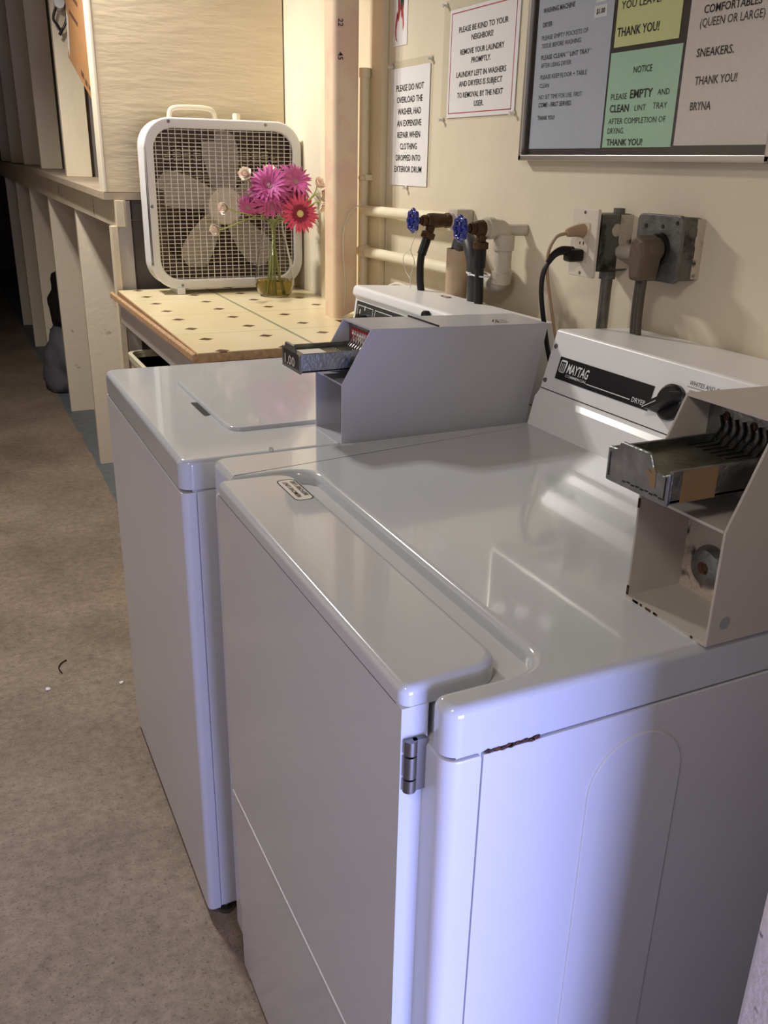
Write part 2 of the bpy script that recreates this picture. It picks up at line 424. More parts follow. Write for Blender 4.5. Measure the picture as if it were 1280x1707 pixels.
# door: front slab with rounded top and flap wrapping over the top
b = B()
prof = [(-.016, .02), (-.0205, .395), (-.022, .40), (-.022, .8985), (.004, .8985), (.004, .02)]
prism(b, prof, 'y', .030, .602)
fl = rpoly([(-.022, .030), (.084, .036), (.084, .596), (-.022, .602)], [.0105, .030, .030, .0105], 8)
prism(b, fl, 'z', .8975, .918, 0, .0085, 4); door = obj('door', b, m_enamel, dr, 40)
b = B(); box(b, -.0225, -.0205, .034, .598, .3965, .3995); obj('crease_highlight', b, m_face, door)  # white strip paints in the highlight along the door crease
# hinge on the near door edge
b = B()
for z0, z1 in ((.815, .828), (.830, .852), (.854, .868)): cyl(b, (-.014, .027, z0), (-.014, .027, z1), .0062, n=14)
box(b, -.012, .001, .024, .0285, .815, .868); obj('hinge', b, m_steel, dr)
# little sticker on the door flap
b = B(); prism(b, rpoly([(.050, .482), (.077, .482), (.077, .566), (.050, .566)], .009), 'z', .9181, .9184)
stk = obj('sticker', b, m_paperw, dr)
b = B()
o_, i_ = rpoly([(.050, .482), (.077, .482), (.077, .566), (.050, .566)], .009), rpoly([(.0515, .4835), (.0755, .4835), (.0755, .5645), (.0515, .5645)], .008)
for i in range(len(o_)):
    j = (i+1) % len(o_); quad(b, (*o_[i], .9186), (*o_[j], .9186), (*i_[j], .9186), (*i_[i], .9186))
letters(b, [('REMOVE LINT', .006, .002, .006, .062, 'l', .02), ('BEFORE USE', .010, -.009, .006, .058, 'l', .02)], (.0645, .488, .9184), (0, 1, 0), (-1, 0, 0))
obj('lettering', b, m_ink, stk)
# console
b = B()
prof = rpoly([(.555, .9135), (.566, .962), (.573, .970), (.5765, .976), (.602, 1.074), (.776, 1.066), (.776, .9135)], [0, .003, .002, 0, .006, .004, 0], 3)
prism(b, prof, 'y', .102, .700, .0012, .0012, 2); con = obj('console', b, m_face, dr)
cu = Vector((0, -1, 0)); cv = Vector((.0255, 0, .098)).normalized(); co = Vector((.5765, .700, .976)); cn = cu.cross(cv)
def cp(y, z, h=0):   # point on the console's sloping face
    return co + cv*((z-.976)/cv.z) + cu*(.700-y) + cn*h
b = B(); bmesh.ops.create_cube(b, size=1)
def face_box(b, y0, y1, z0, z1, h0, h1):
    v = [b.verts.new(cp(y, z, h)) for h in (h0, h1) for y, z in ((y0, z0), (y1, z0), (y1, z1), (y0, z1))]
    for q in ((0,1,2,3),(4,5,6,7),(0,1,5,4),(1,2,6,5),(2,3,7,6),(3,0,4,7)): b.faces.new([v[i] for i in q])
b.free(); b = B(); face_box(b, .698, .102, .9755, .977, 0, .0004); obj('seam', b, m_seam, con)
b = B(); face_box(b, .668, .440, .998, 1.034, 0, .0012); npl = obj('nameplate', b, m_black, con)
b = B(); letters(b, [('MAYTAG', .026, .0145, .0155, .056, 'l', .03, .12), ('COMMERCIAL', .026, .0075, .0042, .056, 'l', .01), ('DRYER', .192, .0055, .0075, .030, 'l', .015)],
                 cp(.668, .998, .0014), cu, cv)
pp = lambda x, y: cp(.668, .998, .002)+cu*x+cv*y
quad(b, pp(.083, .0068), pp(.188, .0068), pp(.188, .0082), pp(.083, .0082))
# square emblem with three bars
em = [pp(*q) for q in rpoly([(.0045, .012), (.021, .012), (.024, .033), (.0055, .033)], .004, 4)]; b.faces.new([b.verts.new(q) for q in em])
obj('lettering', b, m_inkw, npl)
b = B()
pq = lambda x, y: cp(.668, .998, .0025)+cu*x+cv*y
for x in (.0075, .012, .0165): quad(b, pq(x, .014), pq(x+.0022, .014), pq(x+.0028, .029), pq(x+.0008, .029))
quad(b, pq(.0075, .0275), pq(.019, .0275), pq(.0195, .030), pq(.0080, .030)); obj('emblem', b, m_black, npl)
b = B(); lathe(b, [(0, 0), (.026, 0), (.026, .007), (.022, .010), (0, .010)], cp(.398, 1.020), cn, 28)
kd = Vector(cp(.425, 1.003))-Vector(cp(.398, 1.020)); kd.normalize(); ks = kd.cross(cn).normalized(); kc = cp(.398, 1.020, .008)
bar = rpoly([(-.024, -.009), (.022, -.010), (.036, 0), (.022, .010), (-.024, .009)], .004, 3)
lo = [b.verts.new(kc+kd*p[0]+ks*p[1]) for p in bar]; hi = [b.verts.new(kc+cn*.020+kd*p[0]*.95+ks*p[1]*.55) for p in bar]
b.faces.new(lo); b.faces.new(hi)
for i in range(len(bar)): b.faces.new((lo[i], lo[(i+1) % len(bar)], hi[(i+1) % len(bar)], hi[i]))
kn = obj('knob', b, m_black, con)
b = B(); kk = kc+cn*.0206; quad(b, kk+kd*.004+ks*.0006, kk+kd*.031+ks*.0006, kk+kd*.031-ks*.0006, kk+kd*.004-ks*.0006); obj('pointer_line', b, m_inkw, kn)
b = B(); letters(b, [('WHITES AND C', 0, .006, .0065, .055), ('HIGH', .004, -.004, .004, .014)], cp(.378, 1.044, .0002), cu, cv)
quad(b, cp(.380, 1.047, .0009), cp(.32, 1.047, .0009), cp(.32, 1.0476, .0009), cp(.380, 1.0476, .0009)); obj('lettering', b, m_inkg, con)
for y, z in ((.690, 1.047), (.692, .990)):
    b = B(); lathe(b, [(0, .003), (.003, .0028), (.0042, .001), (.0042, 0)], cp(y, z), cn, 14); obj('screw', b, m_steel, con)
# rust along the lip of the top panel
b = B()
for i in range(9):
    x = .042+i*.006+random.uniform(-.002, .002); z = .8655-random.uniform(0, .003)
    prism(b, [(x+.005*math.cos(a)*random.uniform(.5, 1.1), z+.002*math.sin(a)*random.uniform(.5, 1.2)) for a in [k*PI/4 for k in range(8)]], 'y', D0-.0012, D0+.002)
obj('rust_spot', b, m_rust, dr)

# ------------------------------------------------------------------ washing machine
wa = thing('washing_machine', 'white top-loading washer between the dryer and the tiled table', 'washing machine', (.3, 1.08, 0))
W0, W1, WF, WT = .738, 1.424, -.042, .904
b = B(); box(b, WF+.018, .66, W0+.004, W1-.004, .025, .88); obj('cabinet', b, m_enamel2, wa)
b = B(); prism(b, rpoly([(WF, W0), (WF+.022, W0), (WF+.022, W1), (WF, W1)], [.012, 0, 0, .012]), 'z', .025, .853, 0, .003, 2); obj('front_panel', b, m_enamel2, wa)
b = B(); box(b, WF+.024, .66, W0, W0+.005, .030, .853, .0015); obj('side_panel', b, m_enamel2, wa)
b = B(); prism(b, rpoly([(WF, W0), (.66, W0), (.66, W1), (WF, W1)], [.022, 0, 0, .022], 6), 'z', .857, WT, 0, .009, 4)
obj('top_panel', b, m_enamel, wa, 50)
b = B(); lid = rpoly([(.078, .864), (.50, .864), (.50, 1.292), (.128, 1.292), (.072, 1.245), (.072, .905)], [.03, 0, 0, .02, .03, .04], 6)
prism(b, lid, 'z', .9035, .9105, 0, .005, 3); ld = obj('lid', b, m_enamel, wa, 50)
b = B(); prism(b, rpoly([(.060, .975), (.0745, .985), (.0745, 1.075), (.060, 1.085)], .006), 'z', .9035, .9043); obj('finger_recess_shade', b, m_seam, wa)  # flat dark plate stands in for the shade inside the recess
b = B(); lathe(b, [(0, .006), (.003, .005), (.004, 0)], (.105, W0+.008, WT-.001), (0, 0, 1), 12); obj('bumper', b, m_chrome, wa)
# console
b = B()
prof = rpoly([(.522, .9015), (.541, 1.036), (.532, 1.044), (.536, 1.064), (.705, 1.056), (.705, .9015)], [0, .004, .008, .010, .004, 0], 4)
prism(b, prof, 'y', .846, 1.408, .002, .002, 2); wc = obj('console', b, m_face, wa)
wu = Vector((0, -1, 0)); wv = Vector((.019, 0, .1345)).normalized(); wn = wu.cross(wv)
def wp(y, z, h=0): return Vector((.522, 0, .9015)) + wv*((z-.9015)/wv.z) + Vector((0, y, 0)) + wn*h
def wbox(b, y0, y1, z0, z1, h0, h1):
    v = [b.verts.new(wp(y, z, h)) for h in (h0, h1) for y, z in ((y0, z0), (y1, z0), (y1, z1), (y0, z1))]
    for q in ((0,1,2,3),(4,5,6,7),(0,1,5,4),(1,2,6,5),(2,3,7,6),(3,0,4,7)): b.faces.new([v[i] for i in q])
b = B(); wbox(b, 1.394, .90, .925, 1.030, 0, .0012); wpl = obj('control_panel', b, mat('charcoal_panel', (52, 54, 54), .35), wc)
b = B()
for y0, y1 in ((1.386, 1.302), (1.292, 1.205)):
    for a, c, d, e in ((y0, y1, .936, .9375), (y0, y1, 1.0205, 1.022), (y0, y0-.0015, .936, 1.022), (y1+.0015, y1, .936, 1.022)):
        wbox(b, a, c, d, e, .0013, .0015)
for y, z in ((1.372, 1.003), (1.348, 1.013), (1.320, .985), (1.365, .985)): wbox(b, y, y-.004, z, z+.010, .0013, .0015)
obj('markings', b, m_inkw, wpl)
b = B(); lathe(b, [(0, 0), (.021, 0), (.019, .016), (0, .018)], wp(1.345, .986, .001), wn, 24); obj('knob', b, m_black, wc)
b = B(); lathe(b, [(0, 0), (.0085, 0), (.0085, .010), (.006, .013), (0, .013)], (.531, 1.03, 1.051), (-1, 0, .12), 16); obj('button', b, m_black, wc)
b = B(); lathe(b, [(0, .004), (.005, .003), (.007, 0)], (.665, 1.215, 1.057), (0, 0, 1), 12); box(b, .658, .672, 1.185, 1.206, 1.057, 1.060, .001); obj('clip', b, m_chrome, wc)
for p in ((.0, W0+.02), (.0, W1-.03), (.62, W0+.03), (.62, W1-.03)):
    b = B(); cyl(b, (p[0]-.005, p[1], 0), (p[0]-.005, p[1], .012), .016, .018, 16); cyl(b, (p[0]-.005, p[1], .012), (p[0]-.005, p[1], .03), .007, n=10); obj('levelling_foot', b, m_steel, wa)

# ------------------------------------------------------------------ coin boxes
def coin_box(y0, y1, xf, z0, zs, xs, zt, ztb, label, m, near, slide_x, slide_z, worn):
    """sheet-metal coin meter: side plates, open lower cell, sloped mouth, slide tray"""
    t = thing('coin_box', label, 'coin box', ((xf+.3), (y0+y1)/2, z0), 'coin boxes bolted to the machines')
    th = .0028; xb0, xb1 = xf+.352, xf+.385
    side = [(xf, z0), (xf, zs), (xs, zt), (xb1, ztb), (xb0, z0)]
    b = B()
    prism(b, side, 'y', y0, y0+th, .0008, .0008, 1); prism(b, side, 'y', y1-th, y1, .0008, .0008, 1)
    prism(b, [(xs, zt), (xb1, ztb), (xb1, ztb-th), (xs, zt-th)], 'y', y0+th*.9, y1-th*.9)
    box(b, xf, xb0, y0+th*.9, y1-th*.9, z0, z0+.003)                 # bottom
    box(b, xf, xf+.10, y0+th*.9, y1-th*.9, zs-.002, zs+.0008)         # shelf over the coin cell
    prism(b, [(xb0, z0), (xb1, ztb-th), (xb1-.004, ztb-th), (xb0-.004, z0)], 'y', y0+th*.9, y1-th*.9)
    house = obj('housing', b, m, t, 25)
    b = B(); box(b, xf+.070, xf+.073, y0+th, y1-th, z0+.003, zs-.002); inner = obj('inner_panel', b, m_jboxp if worn else m, t)
    xp = (xf+.074) if worn else xs+.010
    b = B(); box(b, xp, xp+.003, y0+th, y1-th, zs, zt-.004); sp = obj('slot_plate', b, m_zinc, t)
    ya, yb = y0+.018, y1-.014
    if worn:
        # lock in the coin cell
        b = B(); lathe(b, [(0, .010), (.010, .012), (.0185, .010), (.022, .004), (.0225, 0)], (xf+.070, y0+.072, z0+.040), (-1, 0, 0), 26); lk = obj('lock', b, m_zinc, t)
        b = B(); prism(b, rpoly([(y0+.066, z0+.034), (y0+.078, z0+.034), (y0+.079, z0+.046), (y0+.066, z0+.044)], .004), 'x', xf+.0580, xf+.0585); obj('keyhole', b, m_rust, lk)
        for k in range(3):
            b = B(); lathe(b, [(0, .0015), (.004, .0012), (.0045, 0)], (xp, yb-.012-k*.034, zt-.020-.002*k), (-1, 0, 0), 12); obj('rivet', b, m_rust, sp)
        b = B(); lathe(b, [(0, .0004), (.0065, .0004), (.0065, 0)], (xf+.019, y0, z0+.022), (0, -1, 0), 18); obj('screw_hole', b, m_grayin, house)
        for k in range(7):
            b = B(); yy = y0+.012+random.uniform(0, .085); box(b, xf-.0006, xf+.002, yy, yy+random.uniform(.002, .008), z0+.0005, z0+.0028); obj('paint_chip', b, m_rust, house)
        for zz in (z0+.004, zs-.016):
            b = B(); box(b, xf-.0006, xf+.001, y1-.0030, y1-.001, zz, zz+.010); obj('paint_chip', b, m_rust, house)
    else:
        b = B(); box(b, xs+.12, xs+.1215, y0+.002, y1-.002, zt-.0065, zt-.001+.0007); obj('seam', b, m_seam, house)
        b = B(); lathe(b, [(0, .005), (.004, .0045), (.006, 0)], (xb1-.09, y0+.03, ztb+.002), (0, 0, 1), 12); box(b, xb1-.085, xb1-.068, y0+.024, y0+.036, ztb+.001, ztb+.004, .001); obj('clip', b, m_chrome, house)
    # coin slide
    z1 = slide_z; zb = z1-.030
    b = B()
    box(b, slide_x, xp, ya, yb, zb, zb+.003); box(b, slide_x, xp, ya, ya+.004, zb, z1, .001); box(b, slide_x, xp, yb-.004, yb, zb, z1, .001)
    sl = obj('coin_slide', b, m_zinc, t)
    b = B(); box(b, slide_x+.003, xp, ya+.004, yb-.004, z1-.010, z1-.007); tr = obj('tray', b, m_zincd, sl)
    b = B()
    fp = rpoly([(ya, zb-.002), (yb, zb-.002), (yb, z1+.0005), (yb-.012, z1+.001), (yb-.016, z1+.009), (ya+.026, z1+.009), (ya+.020, z1-.004), (ya+.008, z1-.006), (ya, z1-.002)], [.002, .002, .001, .003, .004, .006, .004, .002, .001], 3)
    prism(b, fp, 'x', slide_x-.003, slide_x, .0008, 0, 1); pl = obj('front_plate', b, m_zinc if worn else m_steel, sl)
    n = 8
    b = B()
    for k in range(n):
        y = ya+.008+(yb-ya-.016)*k/(n-1)
        pts = [(xp-.0015-.009*max(0, 1-q/3)**2, y+.0016*math.sin(q*1.3), z1-.0065+q*.0042) for q in range(7)]
        tube(b, pts, .0015, 6, 2)
        box(b, xp-.040, xp-.008, y-.0010, y+.0010, z1-.0069, z1-.0062)
    obj('coin_fingers', b, m_black if worn else m_chrome, sp)
    if worn:
        b = B(); box(b, slide_x+.012, slide_x+.052, ya-.0006, ya, zb, z1-.001); obj('tape', b, m_tape, sl)
        b = B(); 
        for yy in range(9): box(b, slide_x-.0036, slide_x-.0028, ya+.006+yy*.006, ya+.010+yy*.006, zb+.003+(yy % 2)*.0008, zb+.0042+(yy % 2)*.0008)
        box(b, slide_x-.0036, slide_x-.0028, ya+.0035, ya+.0045, zb+.003, z1-.006); box(b, slide_x-.0036, slide_x-.0028, yb-.0045, yb-.0035, zb+.003, z1-.004)
        obj('seam', b, m_seam, pl)
        b = B(); prism(b, [(ya+.016, zb+.010), (ya+.022, zb+.010), (ya+.024, zb+.018), (ya+.030, zb+.021), (ya+.027, zb+.025), (ya+.022, zb+.022), (ya+.020, zb+.029), (ya+.017, zb+.024)], 'x', slide_x-.0037, slide_x-.0028); obj('chip', b, m_tape, pl)
    else:
        b = B(); box(b, slide_x-.0034, slide_x-.0029, ya+.006, yb-.008, zb+.004, z1-.002); lb = obj('price_plate', b, m_black, pl)
        b = B(); letters(b, [('1.00', .006, .006, .015, .046, 'l', .03)], (slide_x-.0034, yb-.010, zb), (0, -1, 0), (0, 0, 1)); obj('lettering', b, mat('worn_ink', (190, 176, 164), .5), lb)
        b = B(); box(b, xp-.0012, xp, ya+.004, yb+.002, zt-.036, zt-.012); rl = obj('label', b, m_inkr, sp)
        b = B()
        for k in range(9):
            y = ya+.008+k*.0078; box(b, xp-.0018, xp-.0011, y, y+.0036, zt-.034, zt-.016)
        obj('stripes', b, m_paper, rl)
        b = B(); box(b, slide_x+.016, slide_x+.055, ya+.012, yb-.016, z1-.0068, z1-.0064); obj('instruction_strip', b, m_paperw, tr)
    return t
coin_box(.728, .842, .218, WT, 1.003, .268, 1.087, 1.079, 'gray metal coin box with priced slide, on the washer', m_box, 0, .158, 1.052, False)
coin_box(-.014, .100, .272, .914, 1.030, .315, 1.127, 1.119, 'gray metal coin box with rusty open cell, on the near dryer corner', m_box2, 1, .218, 1.088, True)

# ------------------------------------------------------------------ signs on the wall
U, V = (0, -1, 0), (0, 0, 1)
def pin(y, z, parent):
    b = B(); lathe(b, [(0, .012), (.004, .0118), (.0042, .010), (.0026, .008), (.0028, .004), (.005, .003), (.005, 0)], (WX-.0015, y, z), (-1, 0, -.15), 12); return obj('push_pin', b, m_pin, parent)
def sheet(b, y0, y1, z0, z1, x0, x1): return box(b, x0, x1, y0, y1, z0, z1)
# "please do not overload" sheet
t = thing('notice_sheet', 'white notice asking not to overload the washer, in clear sleeve', 'sign', (WX, 1.63, 1.29))
b = B(); sheet(b, 1.517, 1.744, 1.277, 1.570, WX-.0010, WX-.0004); obj('sleeve', b, m_sleeve, t)
b = B(); sheet(b, 1.532, 1.741, 1.277, 1.553, WX-.0022, WX-.0012); pg = obj('page', b, m_paper, t)
L_ = ['PLEASE DO NOT', 'OVERLOAD THE', 'WASHER, HAD', 'AN EXPENSIVE', 'REPAIR WHEN', 'CLOTHING', 'DROPPED INTO', 'EXTERIOR DRUM']
Wd = [.150, .140, .128, .134, .126, .094, .136, .152]
b = B(); letters(b, [(s, .105, .277-.054-i*.0272, .0148, Wd[i], 'c', .013) for i, s in enumerate(L_)], (WX-.0022, 1.741, 1.277), U, V); obj('lettering', b, m_ink, pg)
pin(1.738, 1.560, t); pin(1.528, 1.563, t); pin(1.640, 1.273, t)
# "please be kind" sheet
t = thing('notice_sheet', 'white notice with red border asking neighbours to be kind', 'sign', (WX, 1.3, 1.43))
b = B(); sheet(b, 1.155, 1.475, 1.425, 1.672, WX-.0010, WX-.0004); obj('sleeve', b, m_sleeve, t)
b = B(); sheet(b, 1.160, 1.444, 1.430, 1.650, WX-.0022, WX-.0012); pg = obj('page', b, m_paper, t)
L_ = ['PLEASE BE KIND TO YOUR', 'NEIGHBORS!', 'REMOVE YOUR LAUNDRY', 'PROMPTLY.', 'LAUNDRY LEFT IN WASHERS', 'AND DRYERS IS SUBJECT', 'TO REMOVAL BY THE NEXT', 'USER.']
Wd = [.200, .088, .180, .080, .205, .180, .192, .040]
Zs = [.172, .153, .127, .108, .082, .063, .040, .021]
b = B(); letters(b, [(s, .142, Zs[i], .0114, Wd[i], 'c', .012) for i, s in enumerate(L_)], (WX-.0022, 1.444, 1.430), U, V); obj('lettering', b, m_ink, pg)
b = B()
for y0, y1, z0, z1 in ((1.172, 1.436, 1.4385, 1.4402), (1.172, 1.436, 1.6415, 1.6432), (1.172, 1.1735, 1.4385, 1.6432), (1.4345, 1.436, 1.4385, 1.6432)): sheet(b, y0, y1, z0, z1, WX-.0028, WX-.0021)
obj('red_border', b, m_inkr, pg)
for y, z in ((1.464, 1.664), (1.160, 1.432), (1.462, 1.428)): pin(y, z, t)
# fire sign (lower part in view)
t = thing('fire_sign', 'narrow white sticker with red flame, at the picture top', 'sign', (WX, 1.695, 1.60))
b = B(); sheet(b, 1.662, 1.738, 1.604, 1.85, WX-.0016, WX-.0004); pg = obj('page', b, m_paper, t)
fo = lambda p: [(1.738-q[0]*.076, 1.604+(1-q[1])*.112) for q in p]
b = B()
for p in ([(.26,.30),(.16,.55),(.14,.74),(.20,.86),(.33,.92),(.24,.82),(.22,.70),(.27,.57),(.34,.44)],
          [(.42,.02),(.33,.30),(.30,.42),(.38,.52),(.46,.36),(.52,.28)], [(.64,.14),(.56,.32),(.54,.48),(.60,.40),(.68,.50),(.71,.72),(.77,.60),(.72,.36)],
          [(.26,.30),(.27,.40),(.32,.46),(.30,.36)]):
    q = fo(p); b.faces.new([b.verts.new((WX-.0022, *c)) for c in q])
obj('flame', b, m_inkr, pg)
b = B()
for p in ([(.32,-.6),(.74,-.6),(.74,.18),(.70,.32),(.64,.20),(.55,.36),(.47,.06),(.37,.28),(.33,.28)],):
    q = fo(p); b.faces.new([b.verts.new((WX-.0020, *c)) for c in q])
obj('extinguisher_symbol', b, m_ink, pg)

# ------------------------------------------------------------------ bulletin board and its papers
t = thing('bulletin_board', 'aluminium framed notice board under glass, on the cream wall', 'notice board', (WX, .79, 1.345))
BY0, BY1, BZ0, BZ1 = .459, 1.104, 1.340, 1.86
b = B(); box(b, WX-.010, WX-.0006, BY0+.006, BY1-.006, BZ0+.006, BZ1-.006); obj('backing', b, m_boardb, t)
b = B()
for y0, y1, z0, z1 in ((BY0, BY1, BZ0, BZ0+.011), (BY0, BY1, BZ1-.011, BZ1), (BY0, BY0+.011, BZ0, BZ1), (BY1-.011, BY1, BZ0, BZ1)): box(b, WX-.022, WX-.0006, y0, y1, z0, z1, .0022, 2)
obj('frame', b, m_alu, t)
b = B(); box(b, WX-.0185, WX-.0170, BY0+.008, BY1-.008, BZ0+.008, BZ1-.008); obj('glass', b, m_glass, t)
XP = WX-.0112
def paper(label, y0, y1, z0, z1, m, lines, ink=m_ink, extra=None):
    y0 -= .006; y1 -= .006; z0 -= .004
    b = B(); box(b, XP, XP+.0008, y0, y1, z0, z1); o = obj('paper_notice', b, m); tag(o, label, 'paper', 'papers on the notice board')
    b = B(); letters(b, lines, (XP, y1, z0), U, V); obj('lettering', b, ink, o)
    return o
# gray-blue sheet
z = 1.366
ln = [('WASHING MACHINE', .016, .238, .0085, .098, 'l', .02), ('DRYER', .018, .214, .0085, .030, 'l', .02), ('PLEASE EMPTY POCKETS OF', .018, .192, .0080, .142), ('TISSUE BEFORE WASHING.', .019, .178, .0080, .124),
      ("PLEASE CLEAN ' ' LINT TRAY '", .020, .158, .0080, .154, 'l', .015), ('AFTER USING DRYER.', .021, .144, .0080, .098), ('PLEASE KEEP FLOOR + TABLE', .022, .124, .0080, .145), ('CLEAN', .022, .109, .0080, .030),
      ('NO SET TIME FOR USE, FIRST', .022, .089, .0080, .136), ('COME - FIRST SERVED.', .023, .075, .0080, .106, 'l', .02, .2), ('THANK YOU!', .023, .052, .0080, .056, 'l', .02)]
pg = paper('gray-blue printed sheet at the left inside the notice board', .862, 1.088, z, 1.845, m_papergb, ln, m_inkg)
b = B(); box(b, XP-.0006, XP, .874, .908, 1.574, 1.593); box(b, XP-.0006, XP, .872, .906, 1.598, 1.618); sk = obj('price_sticker', b, m_paper, pg)
b = B(); letters(b, [('$1.00', .006, .006, .008, .023, 'l', .03), ('$1.00', .004, .029, .008, .023, 'l', .03)], (XP-.0006, .908, 1.574), U, V); obj('lettering', b, m_ink, sk)
paper('yellow sheet above the green one inside the notice board', .694, .852, 1.526, 1.80, m_papery, [('YOU LEAVE.', .010, .057, .0125, .098, 'l', .005), ('THANK YOU!', .006, .016, .014, .104, 'l', .02)])
paper('green notice about the lint tray inside the notice board', .682, .857, 1.367, 1.514, m_paperg,
      [('NOTICE', .064, .116, .0105, .046, 'l', .01), ('PLEASE', .012, .077, .0095, .042), ('EMPTY', .062, .0775, .0135, .056, 'l', .025), ('AND', .130, .0790, .0095, .028), ('CLEAN', .012, .057, .0120, .050, 'l', .03), ('LINT', .077, .0575, .0095, .028), ('TRAY', .122, .059, .0095, .034),
       ('AFTER COMPLETION OF', .012, .038, .0095, .144), ('DRYING.', .012, .0225, .0095, .044), ('THANK YOU!', .012, .0035, .0105, .094, 'l', .03)])
paper('warm white sheet ending in BRYNA, right inside the notice board', .476, .675, 1.369, 1.845, m_paperw,
      [('RUGS', .024, .204, .0115, .036, 'l', .015), ('-', .084, .208, .010, .005), ('MATS', .112, .2055, .0120, .040, 'l', .015), ('COMFORTABLES', .030, .185, .0115, .112, 'l', .02), ('(QUEEN OR LARGE)', .025, .167, .0120, .126, 'l', .0), ('SNEAKERS.', .026, .126, .0120, .076, 'l', .02),
       ('THANK YOU!', .030, .087, .0120, .086, 'l', .02), ('BRYNA', .027, .051, .0120, .044, 'l', .02), ('MACHINES', .034, .226, .0115, .070, 'l', .01)])

# ------------------------------------------------------------------ pipes, valves, hoses
t = thing('water_pipe', 'cream painted capped vertical pipe with two branches along the wall', 'pipe', (.755, 1.84, .1))
b = B(); cyl(b, (.752, 1.838, .25), (.752, 1.838, 1.545), .0135, n=18); cyl(b, (.752, 1.838, 1.540), (.752, 1.838, 1.562), .0155, n=18); obj('riser', b, m_pipe, t)
b = B(); box(b, .748, .786, 1.818, 1.826, 1.285, 1.300, .002); cyl(b, (.742, 1.820, 1.292), (.730, 1.816, 1.292), .006, n=10); obj('clamp', b, m_pipe, t)
b = B(); tube(b, [(.752, 1.838, 1.207), (.752, 1.60, 1.210), (.752, 1.345, 1.213)], .0135, 16, 2); obj('branch', b, m_pipe, t)
b = B(); tube(b, [(.752, 1.838, 1.098), (.752, 1.45, 1.100), (.752, 1.205, 1.100)], .0145, 16, 2); cyl(b, (.752, 1.845, 1.098), (.752, 1.815, 1.098), .018, n=16); obj('branch', b, m_pipe, t)
b = B(); box(b, .742, WX-.0004, 1.300, 1.345, 1.186, 1.236, .004); cyl(b, (.735, 1.322, 1.211), (.764, 1.322, 1.211), .017, n=18); obj('elbow', b, m_elbow, t)
# right-hand elbow assembly joins the lower branch
b = B(); tube(b, [(.690, 1.100, 1.209), (.716, 1.100, 1.209), (.735, 1.100, 1.205), (.742, 1.100, 1.185), (.742, 1.100, 1.150), (.742, 1.100, 1.115), (.742, 1.110, 1.096), (.745, 1.135, 1.091), (.750, 1.200, 1.096)], .0185, 18, 5)
cyl(b, (.742, 1.100, 1.196), (.742, 1.100, 1.165), .0225, n=18); cyl(b, (.712, 1.100, 1.209), (.698, 1.100, 1.209), .022, n=18); cyl(b, (.742, 1.1, 1.205), (WX-.0004, 1.085, 1.206), .012, n=14)
cyl(b, (.742, 1.1, 1.122), (.742, 1.104, 1.098), .022, n=18); obj('elbow', b, m_elbow, t)
def valve(y, z, label, xh, tilt, xe):
    t = thing('shutoff_valve', label, 'valve', (xh+.05, y, z-.04), 'blue-handled shutoff valves')
    b = B(); cyl(b, (xh+.016, y, z), (xh+.030, y, z), .0075, n=12); lathe(b, [(.010, 0), (.0125, .004), (.0125, .010), (.009, .014)], (xh+.022, y, z), (1, 0, 0), 12)
    tube(b, [(xh+.034, y, z), (xh+.05, y, z), (xe, y, z)], lambda f: .0125+.004*math.sin(f*PI), 14, 5)
    lathe(b, [(.0135, 0), (.0165, .002), (.0165, .012), (.013, .014)], (xe-.016, y, z), (1, 0, 0), 8)
    dn = Vector((-tilt, 0, -1)).normalized(); q0 = Vector((xh+.050, y, z)); cyl(b, q0, q0+dn*.036, .0105, n=14); lathe(b, [(.012, 0), (.0165, .002), (.0165, .014), (.012, .016)], q0+dn*.026, dn, 8)
    obj('body', b, m_brass, t)
    # five-lobed handwheel
    b = B(); n = 40; rr = []
    for i in range(n):
        a = 2*PI*i/n; r = .0205+.0022*math.cos(8*a)
        rr.append((xh, y+r*math.cos(a), z+r*math.sin(a)))
    P = [Vector(p) for p in rr]; rings = []
    for i, p in enumerate(P):
        rad = (p-Vector((xh, y, z))).normalized(); ax = Vector((1, 0, 0))
        rings.append([b.verts.new(p+rad*.0055*math.cos(2*PI*k/10)+ax*.0052*math.sin(2*PI*k/10)) for k in range(10)])
    for i in range(n):
        for k in range(10): b.faces.new((rings[i][k], rings[i][(k+1) % 10], rings[(i+1) % n][(k+1) % 10], rings[(i+1) % n][k]))
    for k in range(5):
        a = 2*PI*k/5+.3; cyl(b, (xh, y, z), (xh+.002, y+.018*math.cos(a), z+.018*math.sin(a)), .0036, n=8)
    lathe(b, [(0, -.005), (.007, -.004), (.0075, .004), (.005, .016)], (xh, y, z), (1, 0, 0), 14)
    obj('handwheel', b, m_blue, t, 60)
    return q0+dn*.042
v1 = valve(1.322, 1.211, 'blue-handled valve at the left, black hose curving down from it', .642, .35, .738)
v2 = valve(1.100, 1.209, 'blue-handled valve at the right beside the cream elbow pipe', .636, 0, .700)
def hose(name, label, cat, pts, r, m, group=None, collar=None):
    b = B(); tube(b, pts, r, 14, 8)
    if collar:
        a, c, rc = collar; cyl(b, a, c, rc, n=14)
    return tag(obj(name, b, m), label, cat, group)
hose('water_hose', 'black rubber water hose hanging from the left blue valve', 'hose', [v1, v1+Vector((-.010, 0, -.024)), (.664, 1.322, 1.105), (.668, 1.318, 1.05), (.690, 1.305, .98), (.72, 1.29, .90)], .0085, m_rubber, None, (v1+Vector((.002, 0, .004)), v1+Vector((-.012, 0, -.034)), .0105))
hose('water_hose', 'black rubber water hose dropping from the right blue valve', 'hose', [v2, v2+Vector((0, 0, -.03)), (.688, 1.100, 1.08), (.690, 1.098, 1.0), (.70, 1.095, .90)], .0095, m_rubber, None, (v2+Vector((0, 0, .004)), v2+Vector((0, 0, -.036)), .0125))
